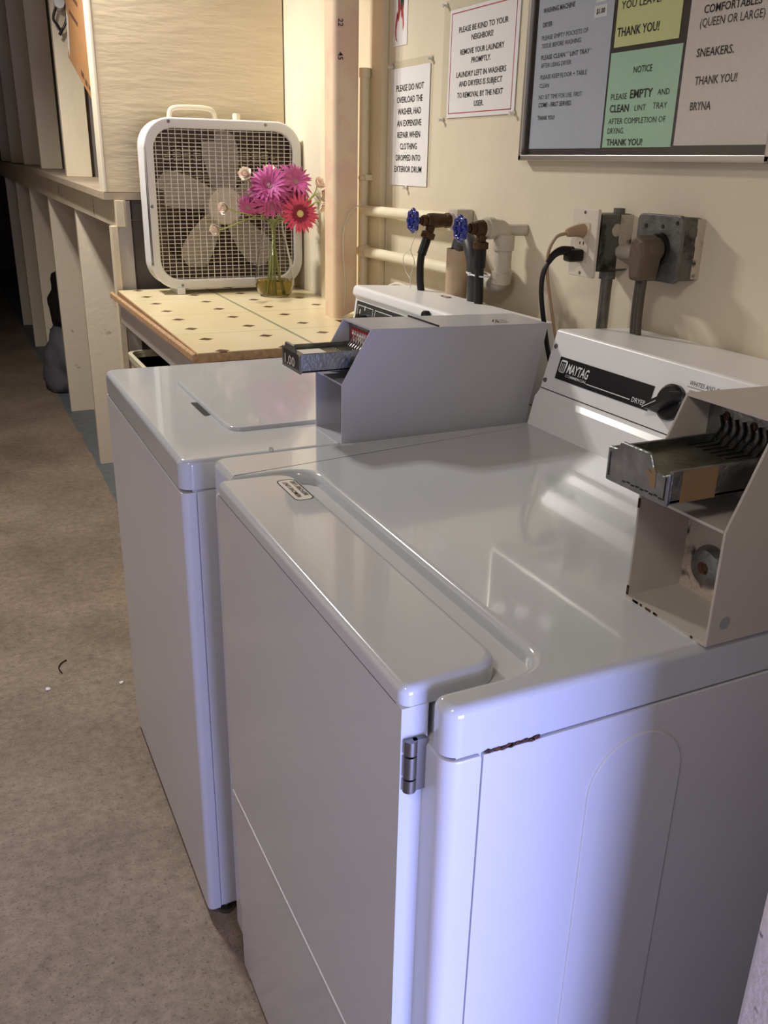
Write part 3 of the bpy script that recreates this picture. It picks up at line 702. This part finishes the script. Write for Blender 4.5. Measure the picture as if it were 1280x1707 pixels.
# standpipe and drain hose
b = B(); lathe(b, [(.0215, 0), (.0215, .62), (.0245, .62), (.0245, 0)], (.722, 1.255, .535), n=24); tag(obj('standpipe', b, m_stand), 'beige standpipe behind the washer holding the dark drain hose', 'pipe')
hose('drain_hose', 'dark gray drain hose hooked over the beige standpipe', 'hose', [(.722, 1.255, 1.02), (.722, 1.255, 1.10), (.720, 1.250, 1.150), (.714, 1.225, 1.178), (.708, 1.190, 1.180), (.702, 1.155, 1.150), (.700, 1.140, 1.10), (.702, 1.134, 1.0), (.706, 1.13, .90)], .0165, m_hosegr)
b = B(); P = [Vector((.696+.019*math.cos(a), 1.119+.036*math.sin(a), 1.115+.002*math.sin(a))) for a in [2*PI*i/28 for i in range(29)]]; tube(b, P, .0019, 6, 0, False)
box(b, .674, .680, 1.120, 1.127, 1.112, 1.119, .001); tag(obj('cable_tie', b, m_tie), 'white cable tie binding drain hose and black water hose', 'cable tie')
b = B(); tube(b, [(.652, 1.318, 1.190), (.640, 1.325, 1.150), (.655, 1.335, 1.12), (.645, 1.33, 1.09), (.640, 1.322, 1.0635)], .0009, 6, 6); tube(b, [(.640, 1.325, 1.150), (.634, 1.35, 1.13), (.640, 1.348, 1.10), (.6402, 1.326, 1.085)], .0009, 6, 6)
tag(obj('string', b, m_string), 'thin white string hanging from the left blue handle', 'string')
# thin white wire looping down the post to the pipe
b = B(); tube(b, [(.737, 1.826, 1.226), (.72, 1.782, 1.226), (.690, 1.784, 1.205), (.672, 1.785, 1.16), (.670, 1.786, 1.10), (.676, 1.786, 1.02), (.674, 1.786, .95)], .0014, 6, 6)
tag(obj('thin_wire', b, m_string), 'thin white wire hanging down the wooden post', 'wire')
b = B(); tube(b, [(.700, 1.45, 1.045), (.69, 1.50, 1.050), (.672, 1.55, 1.02), (.668, 1.57, .96), (.655, 1.585, .945)], .0035, 8, 6)
obj('power_cord', b, m_string, wa)

# ------------------------------------------------------------------ outlets
t = thing('wall_outlet', 'white duplex outlet on a metal box, black and tan plugs in it', 'outlet', (.735, .78, 1.15))
b = B(); box(b, .7065, WX-.0004, .757, .808, 1.158, 1.255, .004); bx = obj('metal_box', b, m_jbox, t)
b = B(); cyl(b, (.765, .772, 1.254), (.765, .772, 1.264), .010, n=14); obj('knockout', b, m_jbox, bx)
b = B(); box(b, .758, WX-.0002, .7555, .7575, 1.162, 1.254, .001); obj('painted_rim', b, m_jboxp, bx)
for zz, rr in ((1.228, .011), (1.200, .010)):
    b = B(); lathe(b, [(0, .0016), (rr*.8, .0016), (rr, .0003)], (.752, .757, zz), (0, -1, 0), 18); obj('knockout', b, m_jboxp if rr > .0105 else m_jbox, bx)
b = B(); box(b, .716, .722, .7548, .7575, 1.16, 1.252, .001); obj('flange', b, m_jbox, bx)
b = B(); prism(b, rpoly([(.747, 1.148), (.819, 1.148), (.819, 1.263), (.747, 1.263)], .004), 'x', .7065, .7005, 0, .0025, 2); pl = obj('cover_plate', b, m_plate, t)
b = B(); prism(b, rpoly([(.766, 1.173), (.800, 1.173), (.800, 1.240), (.766, 1.240)], .003), 'x', .7005, .6985); rc = obj('receptacle', b, mat('receptacle_plastic', (214, 202, 182), .4), pl)
for zz in (1.2565, 1.1545):
    b = B(); cyl(b, (.7005, .783, zz), (.6998, .783, zz), .003, n=10); obj('screw', b, m_steel, pl)
for yy in (.778, .788):
    b = B(); box(b, .6979, .6986, yy-.001, yy+.001, 1.203, 1.208); obj('slot', b, m_seam, rc)
b = B(); cyl(b, (.752, .770, 1.158), (.752, .770, 1.144), .0145, n=14); obj('connector', b, m_jbox, t)
b = B(); cyl(b, (.752, .770, .80), (.752, .770, 1.150), .0105, n=16); tag(obj('conduit', b, m_conduit), 'gray metal conduit running down from the duplex outlet', 'conduit')
b = B(); cyl(b, (.763, .7552, 1.192), (.763, .6885, 1.196), .0115, n=16); tag(obj('conduit', b, m_elbow), 'short painted nipple joining the two metal outlet boxes', 'conduit')
t = thing('power_plug', 'tan plug in the upper socket of the white outlet', 'plug', (.68, .783, 1.225))
b = B(); tube(b, [(.6982, .783, 1.226), (.686, .783, 1.226), (.674, .784, 1.224), (.666, .785, 1.222)], lambda f: .0125-.006*f, 10, 3); obj('plug_body', b, m_tan, t)
b = B(); tube(b, [(.668, .785, 1.222), (.648, .790, 1.215), (.637, .794, 1.188), (.638, .792, 1.15), (.645, .784, 1.10), (.662, .780, 1.03), (.69, .778, .93)], .0030, 8, 6); obj('cord', b, m_tan, t)
t = thing('power_plug', 'black plug in the lower socket of the white outlet', 'plug', (.675, .783, 1.185))
b = B(); box(b, .668, .6982, .771, .795, 1.174, 1.196, .005, 2); tube(b, [(.680, .783, 1.191), (.660, .786, 1.193), (.646, .789, 1.186), (.636, .792, 1.172)], lambda f: .009-.004*f, 10, 4); obj('plug_body', b, m_rubber, t)
b = B(); tube(b, [(.640, .791, 1.178), (.630, .794, 1.155), (.628, .792, 1.12), (.636, .788, 1.07), (.655, .786, 1.0), (.69, .786, .92)], .0046, 8, 6); obj('cord', b, m_rubber, t)

t = thing('dryer_outlet', 'square galvanised outlet box holding the big dryer plug', 'outlet', (.765, .635, 1.15))
b = B(); box(b, .744, WX-.0004, .586, .684, 1.160, 1.258, .006); bx = obj('metal_box', b, m_jbox, t)
b = B(); prism(b, rpoly([(.584, 1.156), (.690, 1.156), (.690, 1.261), (.584, 1.261)], .010), 'x', .745, .738, 0, .003, 2); cv_ = obj('cover_plate', b, mat('galvanised_cover', (118, 118, 114), .48, .6, rgb2=(78, 78, 74), nscale=40, thr=(.4, .7), bump=.15, bscale=150), t)
b = B(); box(b, .770, WX-.0002, .5835, .5865, 1.163, 1.256, .001); obj('painted_rim', b, m_jboxp, bx)
for zz, rr in ((1.236, .010), (1.205, .012)):
    b = B(); lathe(b, [(0, .0016), (rr*.8, .0016), (rr, .0003)], (.764, .5855, zz), (0, -1, 0), 18); obj('knockout', b, m_jbox, bx)
b = B(); lathe(b, [(0, .004), (.025, .004), (.027, 0)], (.738, .632, 1.207), (-1, 0, 0), 26); obj('receptacle', b, m_black, t)
for yy, zz in ((.668, 1.242), (.628, 1.243), (.596, 1.250)):
    b = B(); cyl(b, (.738, yy, zz), (.7372, yy, zz), .0033, n=12); obj('screw', b, m_seam, cv_)
t = thing('range_plug', 'gray-brown right-angle plug with flat cord in the dryer outlet', 'plug', (.71, .635, 1.15))
b = B(); prism(b, rpoly([(.620, 1.158), (.646, 1.158), (.653, 1.195), (.650, 1.222), (.636, 1.230), (.618, 1.222), (.614, 1.195)], .006, 4), 'x', .729, .692, 0, .007, 3)
lathe(b, [(0, 0), (.017, 0), (.019, .012), (.019, .030)], (.7045, .632, 1.207), (1, 0, 0), 20); obj('plug_body', b, m_plugg, t)
b = B()
for k in (-1, 0, 1): tube(b, [(.711, .633+k*.0072, 1.161), (.711, .634+k*.0072, 1.12), (.716, .637+k*.0072, 1.07), (.730, .638+k*.0072, 1.01), (.75, .638+k*.0072, .94)], .0048, 10, 5)
obj('cord', b, m_cordg, t)

# ------------------------------------------------------------------ table, post, bin
t = thing('table', 'worktable topped with cream vinyl of small brown diamonds', 'table', (.47, 2.0, 0))
TZ = .919
b = B(); prism(b, [(.168, 1.445), (.640, 1.445), (.640, 1.775), (.783, 1.775), (.783, 2.546), (.184, 2.546)], 'z', TZ-.020, TZ-.0005); tp = obj('tabletop', b, m_edge, t)
b = B(); prism(b, [(.1695, 1.4465), (.639, 1.4465), (.639, 1.776), (.782, 1.776), (.782, 2.545), (.1855, 2.545)], 'z', TZ-.0005, TZ+.0015); obj('vinyl_top', b, m_vinyl, tp)
b = B(); prism(b, rpoly([(.158, TZ-.020), (.168, TZ-.022), (.168, TZ+.001), (.158, TZ-.004)], .003), 'y', 1.452, 2.545); obj('edge_strip', b, m_edge, tp)
b = B(); box(b, .178, .198, 1.452, 2.49, TZ-.095, TZ-.021, .002); obj('apron', b, m_tabw, t)
for x, y in ((.180, 1.48), (.72, 1.48), (.72, 2.47)):
    b = B(); box(b, x, x+.045, y, y+.045, 0, TZ-.021, .003); obj('leg', b, m_tabw, t)
b = B()
pr = rpoly([(.646, 1.79), (.714, 1.79), (.714, 1.87), (.646, 1.87)], [.020, .006, .006, .012], 6)
prism(b, pr, 'z', TZ+.0016, 2.599)
for v in b.verts:
    if v.co.z < 1: v.co.z += max(0, (v.co.x-.66))*.42
po = tag(obj('wooden_post', b, m_post), 'square cream post with rounded edges beside the vertical pipes', 'post')
b = B(); letters(b, [('22', 0, 0, .014, .018, 'l', .01), ('45', .075, 0, .014, .018, 'l', .01)], (.655, 1.7895, 1.665), (0, 0, -1), (1, 0, 0)); obj('lettering', b, m_ink, po)
b = B(); prism(b, [(.655, 1.70), (.76, 1.76), (.77, 1.79), (.66, 1.735)], 'z', TZ-.06, TZ+.012, .002, .002, 1); tag(obj('wood_offcut', b, mat('brown_offcut', (96, 66, 44), .8, noise=.2)), 'brown wood scrap at the foot of the cream post', 'wood scrap')
t = thing('trash_bin', 'beige plastic bin under the tiled table', 'bin', (.322, 2.37, 0))
def rr_loft(b, levels, y0c, x0c):
    rings = []
    for hx, hy, z, r in levels:
        p = rpoly([(x0c-hx, y0c-hy), (x0c+hx, y0c-hy), (x0c+hx, y0c+hy), (x0c-hx, y0c+hy)], r, 6); rings.append([b.verts.new((q[0], q[1], z)) for q in p])
    for a, c in zip(rings, rings[1:]):
        for i in range(len(a)): b.faces.new((a[i], a[(i+1) % len(a)], c[(i+1) % len(a)], c[i]))
    b.faces.new(rings[0]); b.faces.new(rings[-1]); return b
b = B(); rr_loft(b, [(.10, .13, 0, .03), (.125, .16, .715, .05), (.117, .152, .715, .045), (.095, .125, .02, .03)], 2.37, .322); obj('bin_body', b, m_bin, t)
b = B(); rr_loft(b, [(.129, .164, .70, .05), (.131, .166, .722, .05), (.118, .153, .722, .045), (.116, .151, .70, .045)], 2.37, .322); obj('rim', b, m_bin, t)

# ------------------------------------------------------------------ storage rack
t = thing('storage_rack', 'cream painted plywood storage stalls with marked beam, along the far right side', 'rack', (.48, 4.5, 0))
RF = .205
def zs(y): return 1.224+.0195*(min(y, 5.2)-2.5)+.004*max(0, y-5.2)
def zb(y): return 1.1195+.0105*(y-2.6)
for i, y in enumerate((3.56, 4.57, 5.57, 6.57, 7.57)):
    b = B(); box(b, RF, WX-.001, y, y+.035, 0, zs(y)-.024, .003); obj('partition', b, m_woods if i < 2 else m_wood, t)
for i, y in enumerate((3.75, 4.76, 5.76, 6.76, 7.76)):
    b = B(); box(b, RF+.004, .316, y, y+.04, zs(y), 2.599, .004); obj('upright', b, m_wood, t)
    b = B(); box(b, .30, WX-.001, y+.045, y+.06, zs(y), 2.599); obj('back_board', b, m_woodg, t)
ys = [2.56, 3.2, 3.9, 4.6, 5.2, 6.5, 8.0]
def strip(b, ys, x0, x1, f0, f1):
    rings = [[b.verts.new(p) for p in ((x0, y, f0(y)), (x1, y, f0(y)), (x1, y, f1(y)), (x0, y, f1(y)))] for y in ys]
    for a, c in zip(rings, rings[1:]):
        for i in range(4): b.faces.new((a[i], a[(i+1) % 4], c[(i+1) % 4], c[i]))
    b.faces.new(rings[0]); b.faces.new(rings[-1]); return b
b = B(); strip(b, ys, .168, WX-.001, lambda y: zs(y)-.022, zs); obj('shelf_board', b, m_ledge, t)
b = B(); strip(b, ys, RF-.006, RF+.030, zb, lambda y: zs(y)-.0225); bm_ = obj('beam', b, m_wood, t)
b = B(); letters(b, [('2', 0, 0, .030, .016, 'l', 0), ('1', .006, -.026, .022, .006, 'l', 0)], (RF-.0065, 3.01, 1.160), U, V); letters(b, [('1', 0, 0, .034, .010, 'l', 0)], (RF-.0065, 4.02, 1.170), U, V); obj('lettering', b, m_inkg, bm_)
b = B(); box(b, .176, WX-.004, 2.562, 2.580, 1.2262, 2.599, .002); obj('end_panel', b, m_ply, t)
b = B(); box(b, .170, .180, 2.560, 2.640, 1.2262, 2.599, .002); obj('edge_batten', b, m_pipe, t)
b = B(); box(b, .183, .204, 2.556, 2.600, 0, 1.122, .002); obj('edge_batten', b, m_wood, t)
b = B(); box(b, .2045, .250, 2.566, 2.60, 0, 1.2005, .002); obj('corner_post', b, m_tabw, t)
b = B(); box(b, .200, .228, 2.548, 2.5595, 1.120, 1.201, .002); obj('end_block', b, m_wood, t)
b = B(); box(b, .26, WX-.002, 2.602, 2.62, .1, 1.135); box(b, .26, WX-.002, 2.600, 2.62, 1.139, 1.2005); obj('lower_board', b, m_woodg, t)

# carton, strap, bags in the stalls
a0 = Vector((0, 3.447, 1.687)); dirb = (Vector((0, 2.884, 1.485))-a0).normalized(); nrm = Vector((0, -dirb.z, dirb.y))
if nrm.z < 0: nrm = -nrm
t0 = (1.246-a0.z)/dirb.z
t = thing('carton', 'brown cardboard box leaning in the upper stall behind the plywood panel', 'box', (.3, 2.9, 1.26))
b = B(); c4 = [a0, a0+dirb*.62, a0+dirb*.62+nrm*.36, a0+nrm*.36]
prism(b, [(p.y, p.z) for p in c4], 'x', .222, .60); cb = obj('carton_body', b, m_carton, t)
b = B()
def cpt(s, q): p = a0+dirb*s+nrm*q; return (.2214, p.y, p.z)
for s0, s1, q0, q1 in ((.08, .27, .17, .185), (.10, .28, .235, .25), (.06, .26, .29, .31), (.30, .36, .02, .04), (.38, .43, .015, .035), (.45, .50, .02, .035)): quad(b, cpt(s0, q0), cpt(s1, q0), cpt(s1, q1), cpt(s0, q1))
obj('printing', b, m_cartonp, cb)
b = B(); quad(b, cpt(.005, .035), cpt(.05, .012), cpt(.05, .15), cpt(.005, .17)); obj('tape', b, m_paperw, cb)
b = B()
P = [(.234, 3.715, 1.90), (.214, 3.712, 1.85), (.228, 3.712, 1.825), (.242, 3.715, 1.808), (.262, 3.712, 1.84), (.270, 3.712, 1.88), (.256, 3.715, 1.915)]
tube(b, P, .0052, 8, 6); tube(b, [(.247, 3.713, 1.815), (.238, 3.714, 1.80), (.232, 3.714, 1.79)], .006, 8, 4); tag(obj('strap', b, m_rubber), 'black looped strap hanging on the upright beside the carton', 'strap')
b = B(); cyl(b, (.242, 3.7495, 1.900), (.242, 3.70, 1.905), .020, n=18); tag(obj('wall_hook', b, m_paper), 'white round hook on the upright holding the black strap', 'hook')
def blob(b, c, r, seed, sq=1.0):
    rnd = random.Random(seed); bmesh.ops.create_icosphere(b, subdivisions=4, radius=1)
    ph = [rnd.uniform(0, 6.28) for _ in range(8)]
    for v in b.verts:
        d = v.co.copy(); k = 1+.07*math.sin(5*d.x+ph[0]+3*d.z)+.06*math.sin(6*d.y+ph[1])+.05*math.sin(9*d.z+ph[2]+4*d.x)+.03*math.sin(17*d.x+ph[3]+9*d.y)
        z = d.z*k; 
        if z < -.75: z = -.75-(z+.75)*.1
        v.co = Vector((c[0]+d.x*k*r[0], c[1]+d.y*k*r[1], c[2]+(z+.75)*r[2]))
    return b
b = B(); blob(b, (.30, 5.15, 0), (.17, .26, .22), 3)
tag(obj('laundry_bag', b, m_bag), 'full gray bag slumped on the floor of the lower stall', 'bag')
b = B(); blob(b, (.36, 5.20, .36), (.15, .22, .20), 7); tag(obj('laundry_bag', b, m_bagk), 'black bag lying on top of the gray bag', 'bag')
b = B(); prism(b, [(.210, 1.00), (.262, 1.12), (.40, 1.135), (.36, .93), (.215, .955)], 'y', 4.615, 4.64, .004, .004, 2); tag(obj('hanging_garment', b, m_cloth), 'dark gray cloth hanging in the lower stall above the bags', 'clothing')

# ------------------------------------------------------------------ box fan
t = thing('box_fan', 'white square box fan standing on the tiled table', 'fan', (.528, 2.44, TZ+.0016))
FX0, FX1, FZ0, FZ1, FY = .272, .780, .937, 1.447, 2.395
def rsq(d, r): return rpoly([(FX0+d, FZ0+d), (FX1-d, FZ0+d), (FX1-d, FZ1-d), (FX0+d, FZ1-d)], r, 10)
def ring_prism(b, po, pi_, y0, y1, bev=0):
    n = len(po)
    vs = [[b.verts.new((p[0], y, p[1])) for p in pp] for y in (y0, y1) for pp in (po, pi_)]
    oa, ia, ob_, ib = vs; ed = []
    for i in range(n):
        j = (i+1) % n
        b.faces.new((oa[i], oa[j], ia[j], ia[i])); b.faces.new((ob_[i], ob_[j], ib[j], ib[i])); b.faces.new((oa[i], oa[j], ob_[j], ob_[i])); b.faces.new((ia[i], ia[j], ib[j], ib[i]))
    if bev:
        b.edges.ensure_lookup_table()
        es = [e for e in b.edges if all(abs(v.co.y-y0) < 1e-6 for v in e.verts) and not (e.verts[0] in oa and e.verts[1] in ia) and not (e.verts[1] in oa and e.verts[0] in ia)]
        bmesh.ops.bevel(b, geom=es, offset=bev, segments=3, affect='EDGES', profile=.5)
    return b
b = B(); ring_prism(b, rsq(0, .085), rsq(.030, .062), FY, FY+.014, .006); fr = obj('front_frame', b, m_fanw, t, 50)
b = B(); ring_prism(b, rsq(.002, .083), rsq(.006, .080), FY+.014, FY+.105); obj('body', b, m_fanw, t, 50)
cx, cz = (FX0+FX1)/2, (FZ0+FZ1)/2
# wire guards
def inside(x, z, d, r):
    hx, hz = (FX1-FX0)/2-d, (FZ1-FZ0)/2-d; ax, az = abs(x-cx), abs(z-cz)
    if ax > hx or az > hz: return False
    if ax > hx-r and az > hz-r: return (ax-hx+r)**2+(az-hz+r)**2 <= r*r
    return True
def guard(name, y, nx, nz, rad, m):
    b = B(); d, r = .027, .064; ex = (FX1-FX0)/2-d
    for i in range(nx):
        x = cx-ex+2*ex*(i+.5)/nx; h = ex; k = ex-r; ax = abs(x-cx)
        if ax > k: h = k+math.sqrt(max(0, r*r-(ax-k)**2))
        cyl(b, (x, y, cz-h), (x, y, cz+h), rad, n=5, cap=False)
    for i in range(nz):
        z = cz-ex+2*ex*(i+.5)/nz; h = ex; k = ex-r; az = abs(z-cz)
        if az > k: h = k+math.sqrt(max(0, r*r-(az-k)**2))
        cyl(b, (cx-h, y+.002, z), (cx+h, y+.002, z), rad*.85, n=5, cap=False)
    return obj(name, b, m, t)
guard('front_grille', FY+.006, 22, 38, .0013, m_wire)
guard('rear_grille', FY+.100, 14, 44, .0046, m_shroud)  # bars thickened and browned to put the shade behind the blades into the mesh
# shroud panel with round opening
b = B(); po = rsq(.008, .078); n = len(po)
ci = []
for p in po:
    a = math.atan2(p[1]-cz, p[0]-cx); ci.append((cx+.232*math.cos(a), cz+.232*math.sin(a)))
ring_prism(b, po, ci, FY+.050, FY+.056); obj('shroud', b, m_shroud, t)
# blades
b = B()
for k in range(5):
    a0_ = math.radians(87+72*k); R_ = [.04, .08, .13, .18, .212, .226]; Wl = [.028, .040, .051, .054, .044, .018]; rows = []
    for r_, w_ in zip(R_, Wl):
        sk = .10*(r_/.2); row = []
        for s in (-1, -.5, 0, .5, 1):
            u_ = s*w_; ang = a0_+sk
            row.append(b.verts.new((cx+r_*math.cos(ang)-u_*math.sin(ang), FY+.044+.020*s*(1-.3*r_/.226)+.004*(1-s*s), cz+r_*math.sin(ang)+u_*math.cos(ang))))
        rows.append(row)
    for p, q in zip(rows, rows[1:]):
        for i in range(4): b.faces.new((p[i], p[i+1], q[i+1], q[i]))
g = bmesh.ops.solidify(b, geom=b.faces[:], thickness=.002)
lathe(b, [(0, -.012), (.055, -.010), (.060, -.002), (.060, .040), (0, .042)], (cx, FY+.034, cz), (0, 1, 0), 30); obj('blades', b, m_blade, t, 50)
# handle, control knob, feet, screws
b = B(); tube(b, [(.366, FY+.05, FZ1-.001), (.372, FY+.05, FZ1+.022), (.392, FY+.05, FZ1+.030), (.44, FY+.05, FZ1+.032), (.488, FY+.05, FZ1+.030), (.506, FY+.05, FZ1+.020), (.510, FY+.05, FZ1-.001)], .0075, 10, 5); obj('handle', b, m_fani, t)
b = B(); lathe(b, [(.012, 0), (.012, .018), (.010, .022), (0, .022)], (.580, FY+.05, FZ1-.002), n=18); obj('control_knob', b, m_fani, t)
for x in (.36, .69):
    b = B(); box(b, x-.013, x+.013, FY-.006, FY+.11, TZ+.0016, FZ0+.004, .003); obj('foot', b, m_fanw, t)
for x, z in ((.352, FZ1-.012), (.660, FZ1-.012), (FX0+.013, 1.19), (FX1-.013, 1.19), (.366, FZ0+.012), (.66, FZ0+.012)):
    b = B(); lathe(b, [(0, .002), (.0045, .0016), (.005, 0)], (x, FY, z), (0, -1, 0), 12); obj('screw', b, m_steel, fr)

# ------------------------------------------------------------------ vase and flowers
VX, VY = .640, 2.285
t = thing('vase', 'clear glass vase with yellowish water in front of the fan', 'vase', (VX, VY, TZ+.0016))
pf = [(0, 0), (.044, 0), (.054, .010), (.062, .035), (.063, .060), (.056, .105), (.044, .160), (.033, .205), (.031, .225), (.036, .245)]
b = B(); z0 = TZ+.0018
lathe(b, pf+[(.034, .245), (.029, .225), (.031, .205), (.042, .160), (.054, .105), (.061, .060), (.060, .036), (.052, .012), (.042, .004), (0, .004)], (VX, VY, z0), n=40); obj('glass_body', b, m_vase, t)
b = B(); lathe(b, [(0, .0045), (.0415, .0045), (.0515, .0125), (.0595, .036), (.0605, .050), (0, .050)], (VX, VY, z0), n=40); obj('water', b, m_water, t)
def petal(b, c, d, n, L, w, droop, cup=.25, seg=5):
    s = n.cross(d).normalized(); rows = []
    for i in range(seg+1):
        f = i/seg; p = c+d*(L*f)+n*(-droop*f*f*L); ww = w*math.sin(PI*min(1, .18+f*.80))**.7*(1 if f < .98 else .4)
        rows.append([b.verts.new(p+s*ww*k+n*(cup*ww*abs(k))) for k in (-1, 0, 1)])
    for a, q in zip(rows, rows[1:]):
        for k in range(2): b.faces.new((a[k], a[k+1], q[k+1], q[k]))
def flower(name, label, head, face, R, layers, mats, cm, crad, base, group):
    head = Vector(head); n = Vector(face).normalized(); u, v = frame_of(n)
    t = thing(name, label, 'flower', (base[0], base[1], TZ+.010), group)
    b = B(); mid = Vector((VX+(base[0]-VX)*-.2, VY+(base[1]-VY)*-.2, TZ+.21)); mm = Vector((VX+(head.x-VX)*.35, VY+(head.y-VY)*.35, TZ+.245))
    tube(b, [(base[0], base[1], TZ+.010), mid, mm, head-n*.03+Vector((0, 0, -.012)), head-n*.004], .0021, 7, 6); obj('stem', b, m_stem, t)
    for li, (cnt, LL, ww, lift, drp) in enumerate(layers):
        b = B()
        for k in range(cnt):
            a = 2*PI*(k+.5*(li % 2))/cnt+random.uniform(-.08, .08); d = (u*math.cos(a)+v*math.sin(a)+n*lift).normalized(); nn = (n-d*n.dot(d)).normalized()
            petal(b, head+d*crad*.5, d, nn, R*LL*random.uniform(.92, 1.06), ww, drp*random.uniform(.7, 1.3))
        obj('petals', b, mats[min(li, len(mats)-1)], t, 60)
    b = B(); lathe(b, [(0, crad*.5), (crad*.6, crad*.45), (crad, crad*.12), (crad*.9, -.003)], head, n, 18); obj('flower_centre', b, cm, t)
MUM = [(24, 1.0, .0062, .0, .55), (22, .9, .0058, .2, .40), (18, .72, .0052, .5, .2)]
G1 = 'purple daisies in the vase'
flower('purple_daisy', 'large purple daisy at the front left of the bouquet', (.608, 2.215, 1.258), (-.45, -1, .35), .066, MUM, [m_mag2, m_mag, m_mag], m_fcent, .014, (VX+.02, VY-.01), G1)
flower('purple_daisy', 'drooping purple daisy below the large one, low in the bouquet', (.612, 2.225, 1.205), (-.1, -.8, -.75), .058, MUM, [m_mag2, m_mag, m_mag], m_fcent, .012, (VX+.01, VY+.02), G1)
flower('purple_daisy', 'purple daisy at the upper right of the bouquet, facing up', (.700, 2.245, 1.270), (.2, -1, .55), .066, MUM, [m_mag2, m_mag, m_mag], m_fcent, .014, (VX-.02, VY+.01), G1)
flower('purple_daisy', 'dark purple daisy deep in the middle of the bouquet', (.672, 2.255, 1.238), (.3, -1, .1), .056, MUM, [m_dred, m_mag2, m_mag2], m_fcent, .012, (VX-.015, VY-.02), G1)
flower('purple_daisy', 'small purple daisy at the lower left edge of the bouquet', (.552, 2.262, 1.195), (-.6, -.7, -.5), .036, [(22, 1, .004, .05, .5), (18, .8, .004, .3, .3)], [m_mag2, m_mag], m_fcent, .010, (VX+.03, VY+.01), G1)
flower('gerbera_flower', 'coral pink gerbera with a pale yellow centre, right in the bouquet', (.690, 2.175, 1.180), (-.15, -1, .10), .056, [(24, 1.0, .0055, -.02, .18), (22, .9, .005, .10, .1), (26, .42, .003, .25, .05)], [m_pinkp, m_pinkp, m_dred], m_fceny, .0125, (VX-.03, VY-.015), None)
BUD = [(10, 1.2, .0125, .35, -.45), (8, 1.05, .011, .8, -.35), (6, .8, .009, 1.5, -.3)]
G2 = 'small cream blossoms in the vase'
for lab, h, fc, R in (('cream blossom at the top left of the bouquet', (.548, 2.255, 1.288), (-.5, -.7, .3), .020), ('cream blossom on top of the bouquet between purple daisies', (.628, 2.275, 1.296), (0, -.6, .8), .018),
                      ('cream pink blossom hanging before the fan hub', (.470, 2.22, 1.196), (-.8, -.6, -.1), .018), ('cream blossom lowest at the left of the bouquet', (.436, 2.20, 1.138), (-.8, -.5, -.3), .018),
                      ('uppermost cream blossom against the right wall', (.735, 2.14, 1.262), (.3, -.7, .6), .020), ('middle cream blossom against the right wall', (.748, 2.145, 1.238), (.4, -.8, -.2), .019), ('lowest cream blossom against the right wall', (.742, 2.13, 1.208), (.3, -.7, -.6), .016)):
    flower('cream_blossom', lab, h, fc, R, BUD, [m_cream], m_stem, .004, (VX+random.uniform(-.03, .03), VY+random.uniform(-.02, .02)), G2)

# ------------------------------------------------------------------ floor litter
for i, (x, y, s, l) in enumerate(((-.229, 1.677, .007, 'white crumb on the open brown floor, farther from the washer'), (-.045, 1.633, .006, 'white crumb on the floor beside the washer front'))):
    b = B(); bmesh.ops.create_icosphere(b, subdivisions=2, radius=s)
    for v in b.verts: v.co.z *= .5; v.co *= random.uniform(.8, 1.15); v.co += Vector((x, y, s*.4))
    tag(obj('crumb', b, m_lint), l, 'crumb')
b = B(); tube(b, [(-.185, 1.745, .0025), (-.190, 1.775, .004), (-.180, 1.800, .003), (-.165, 1.812, .0025)], .0016, 6, 6); tag(obj('thread', b, m_black), 'short dark thread curled on the brown floor', 'thread')
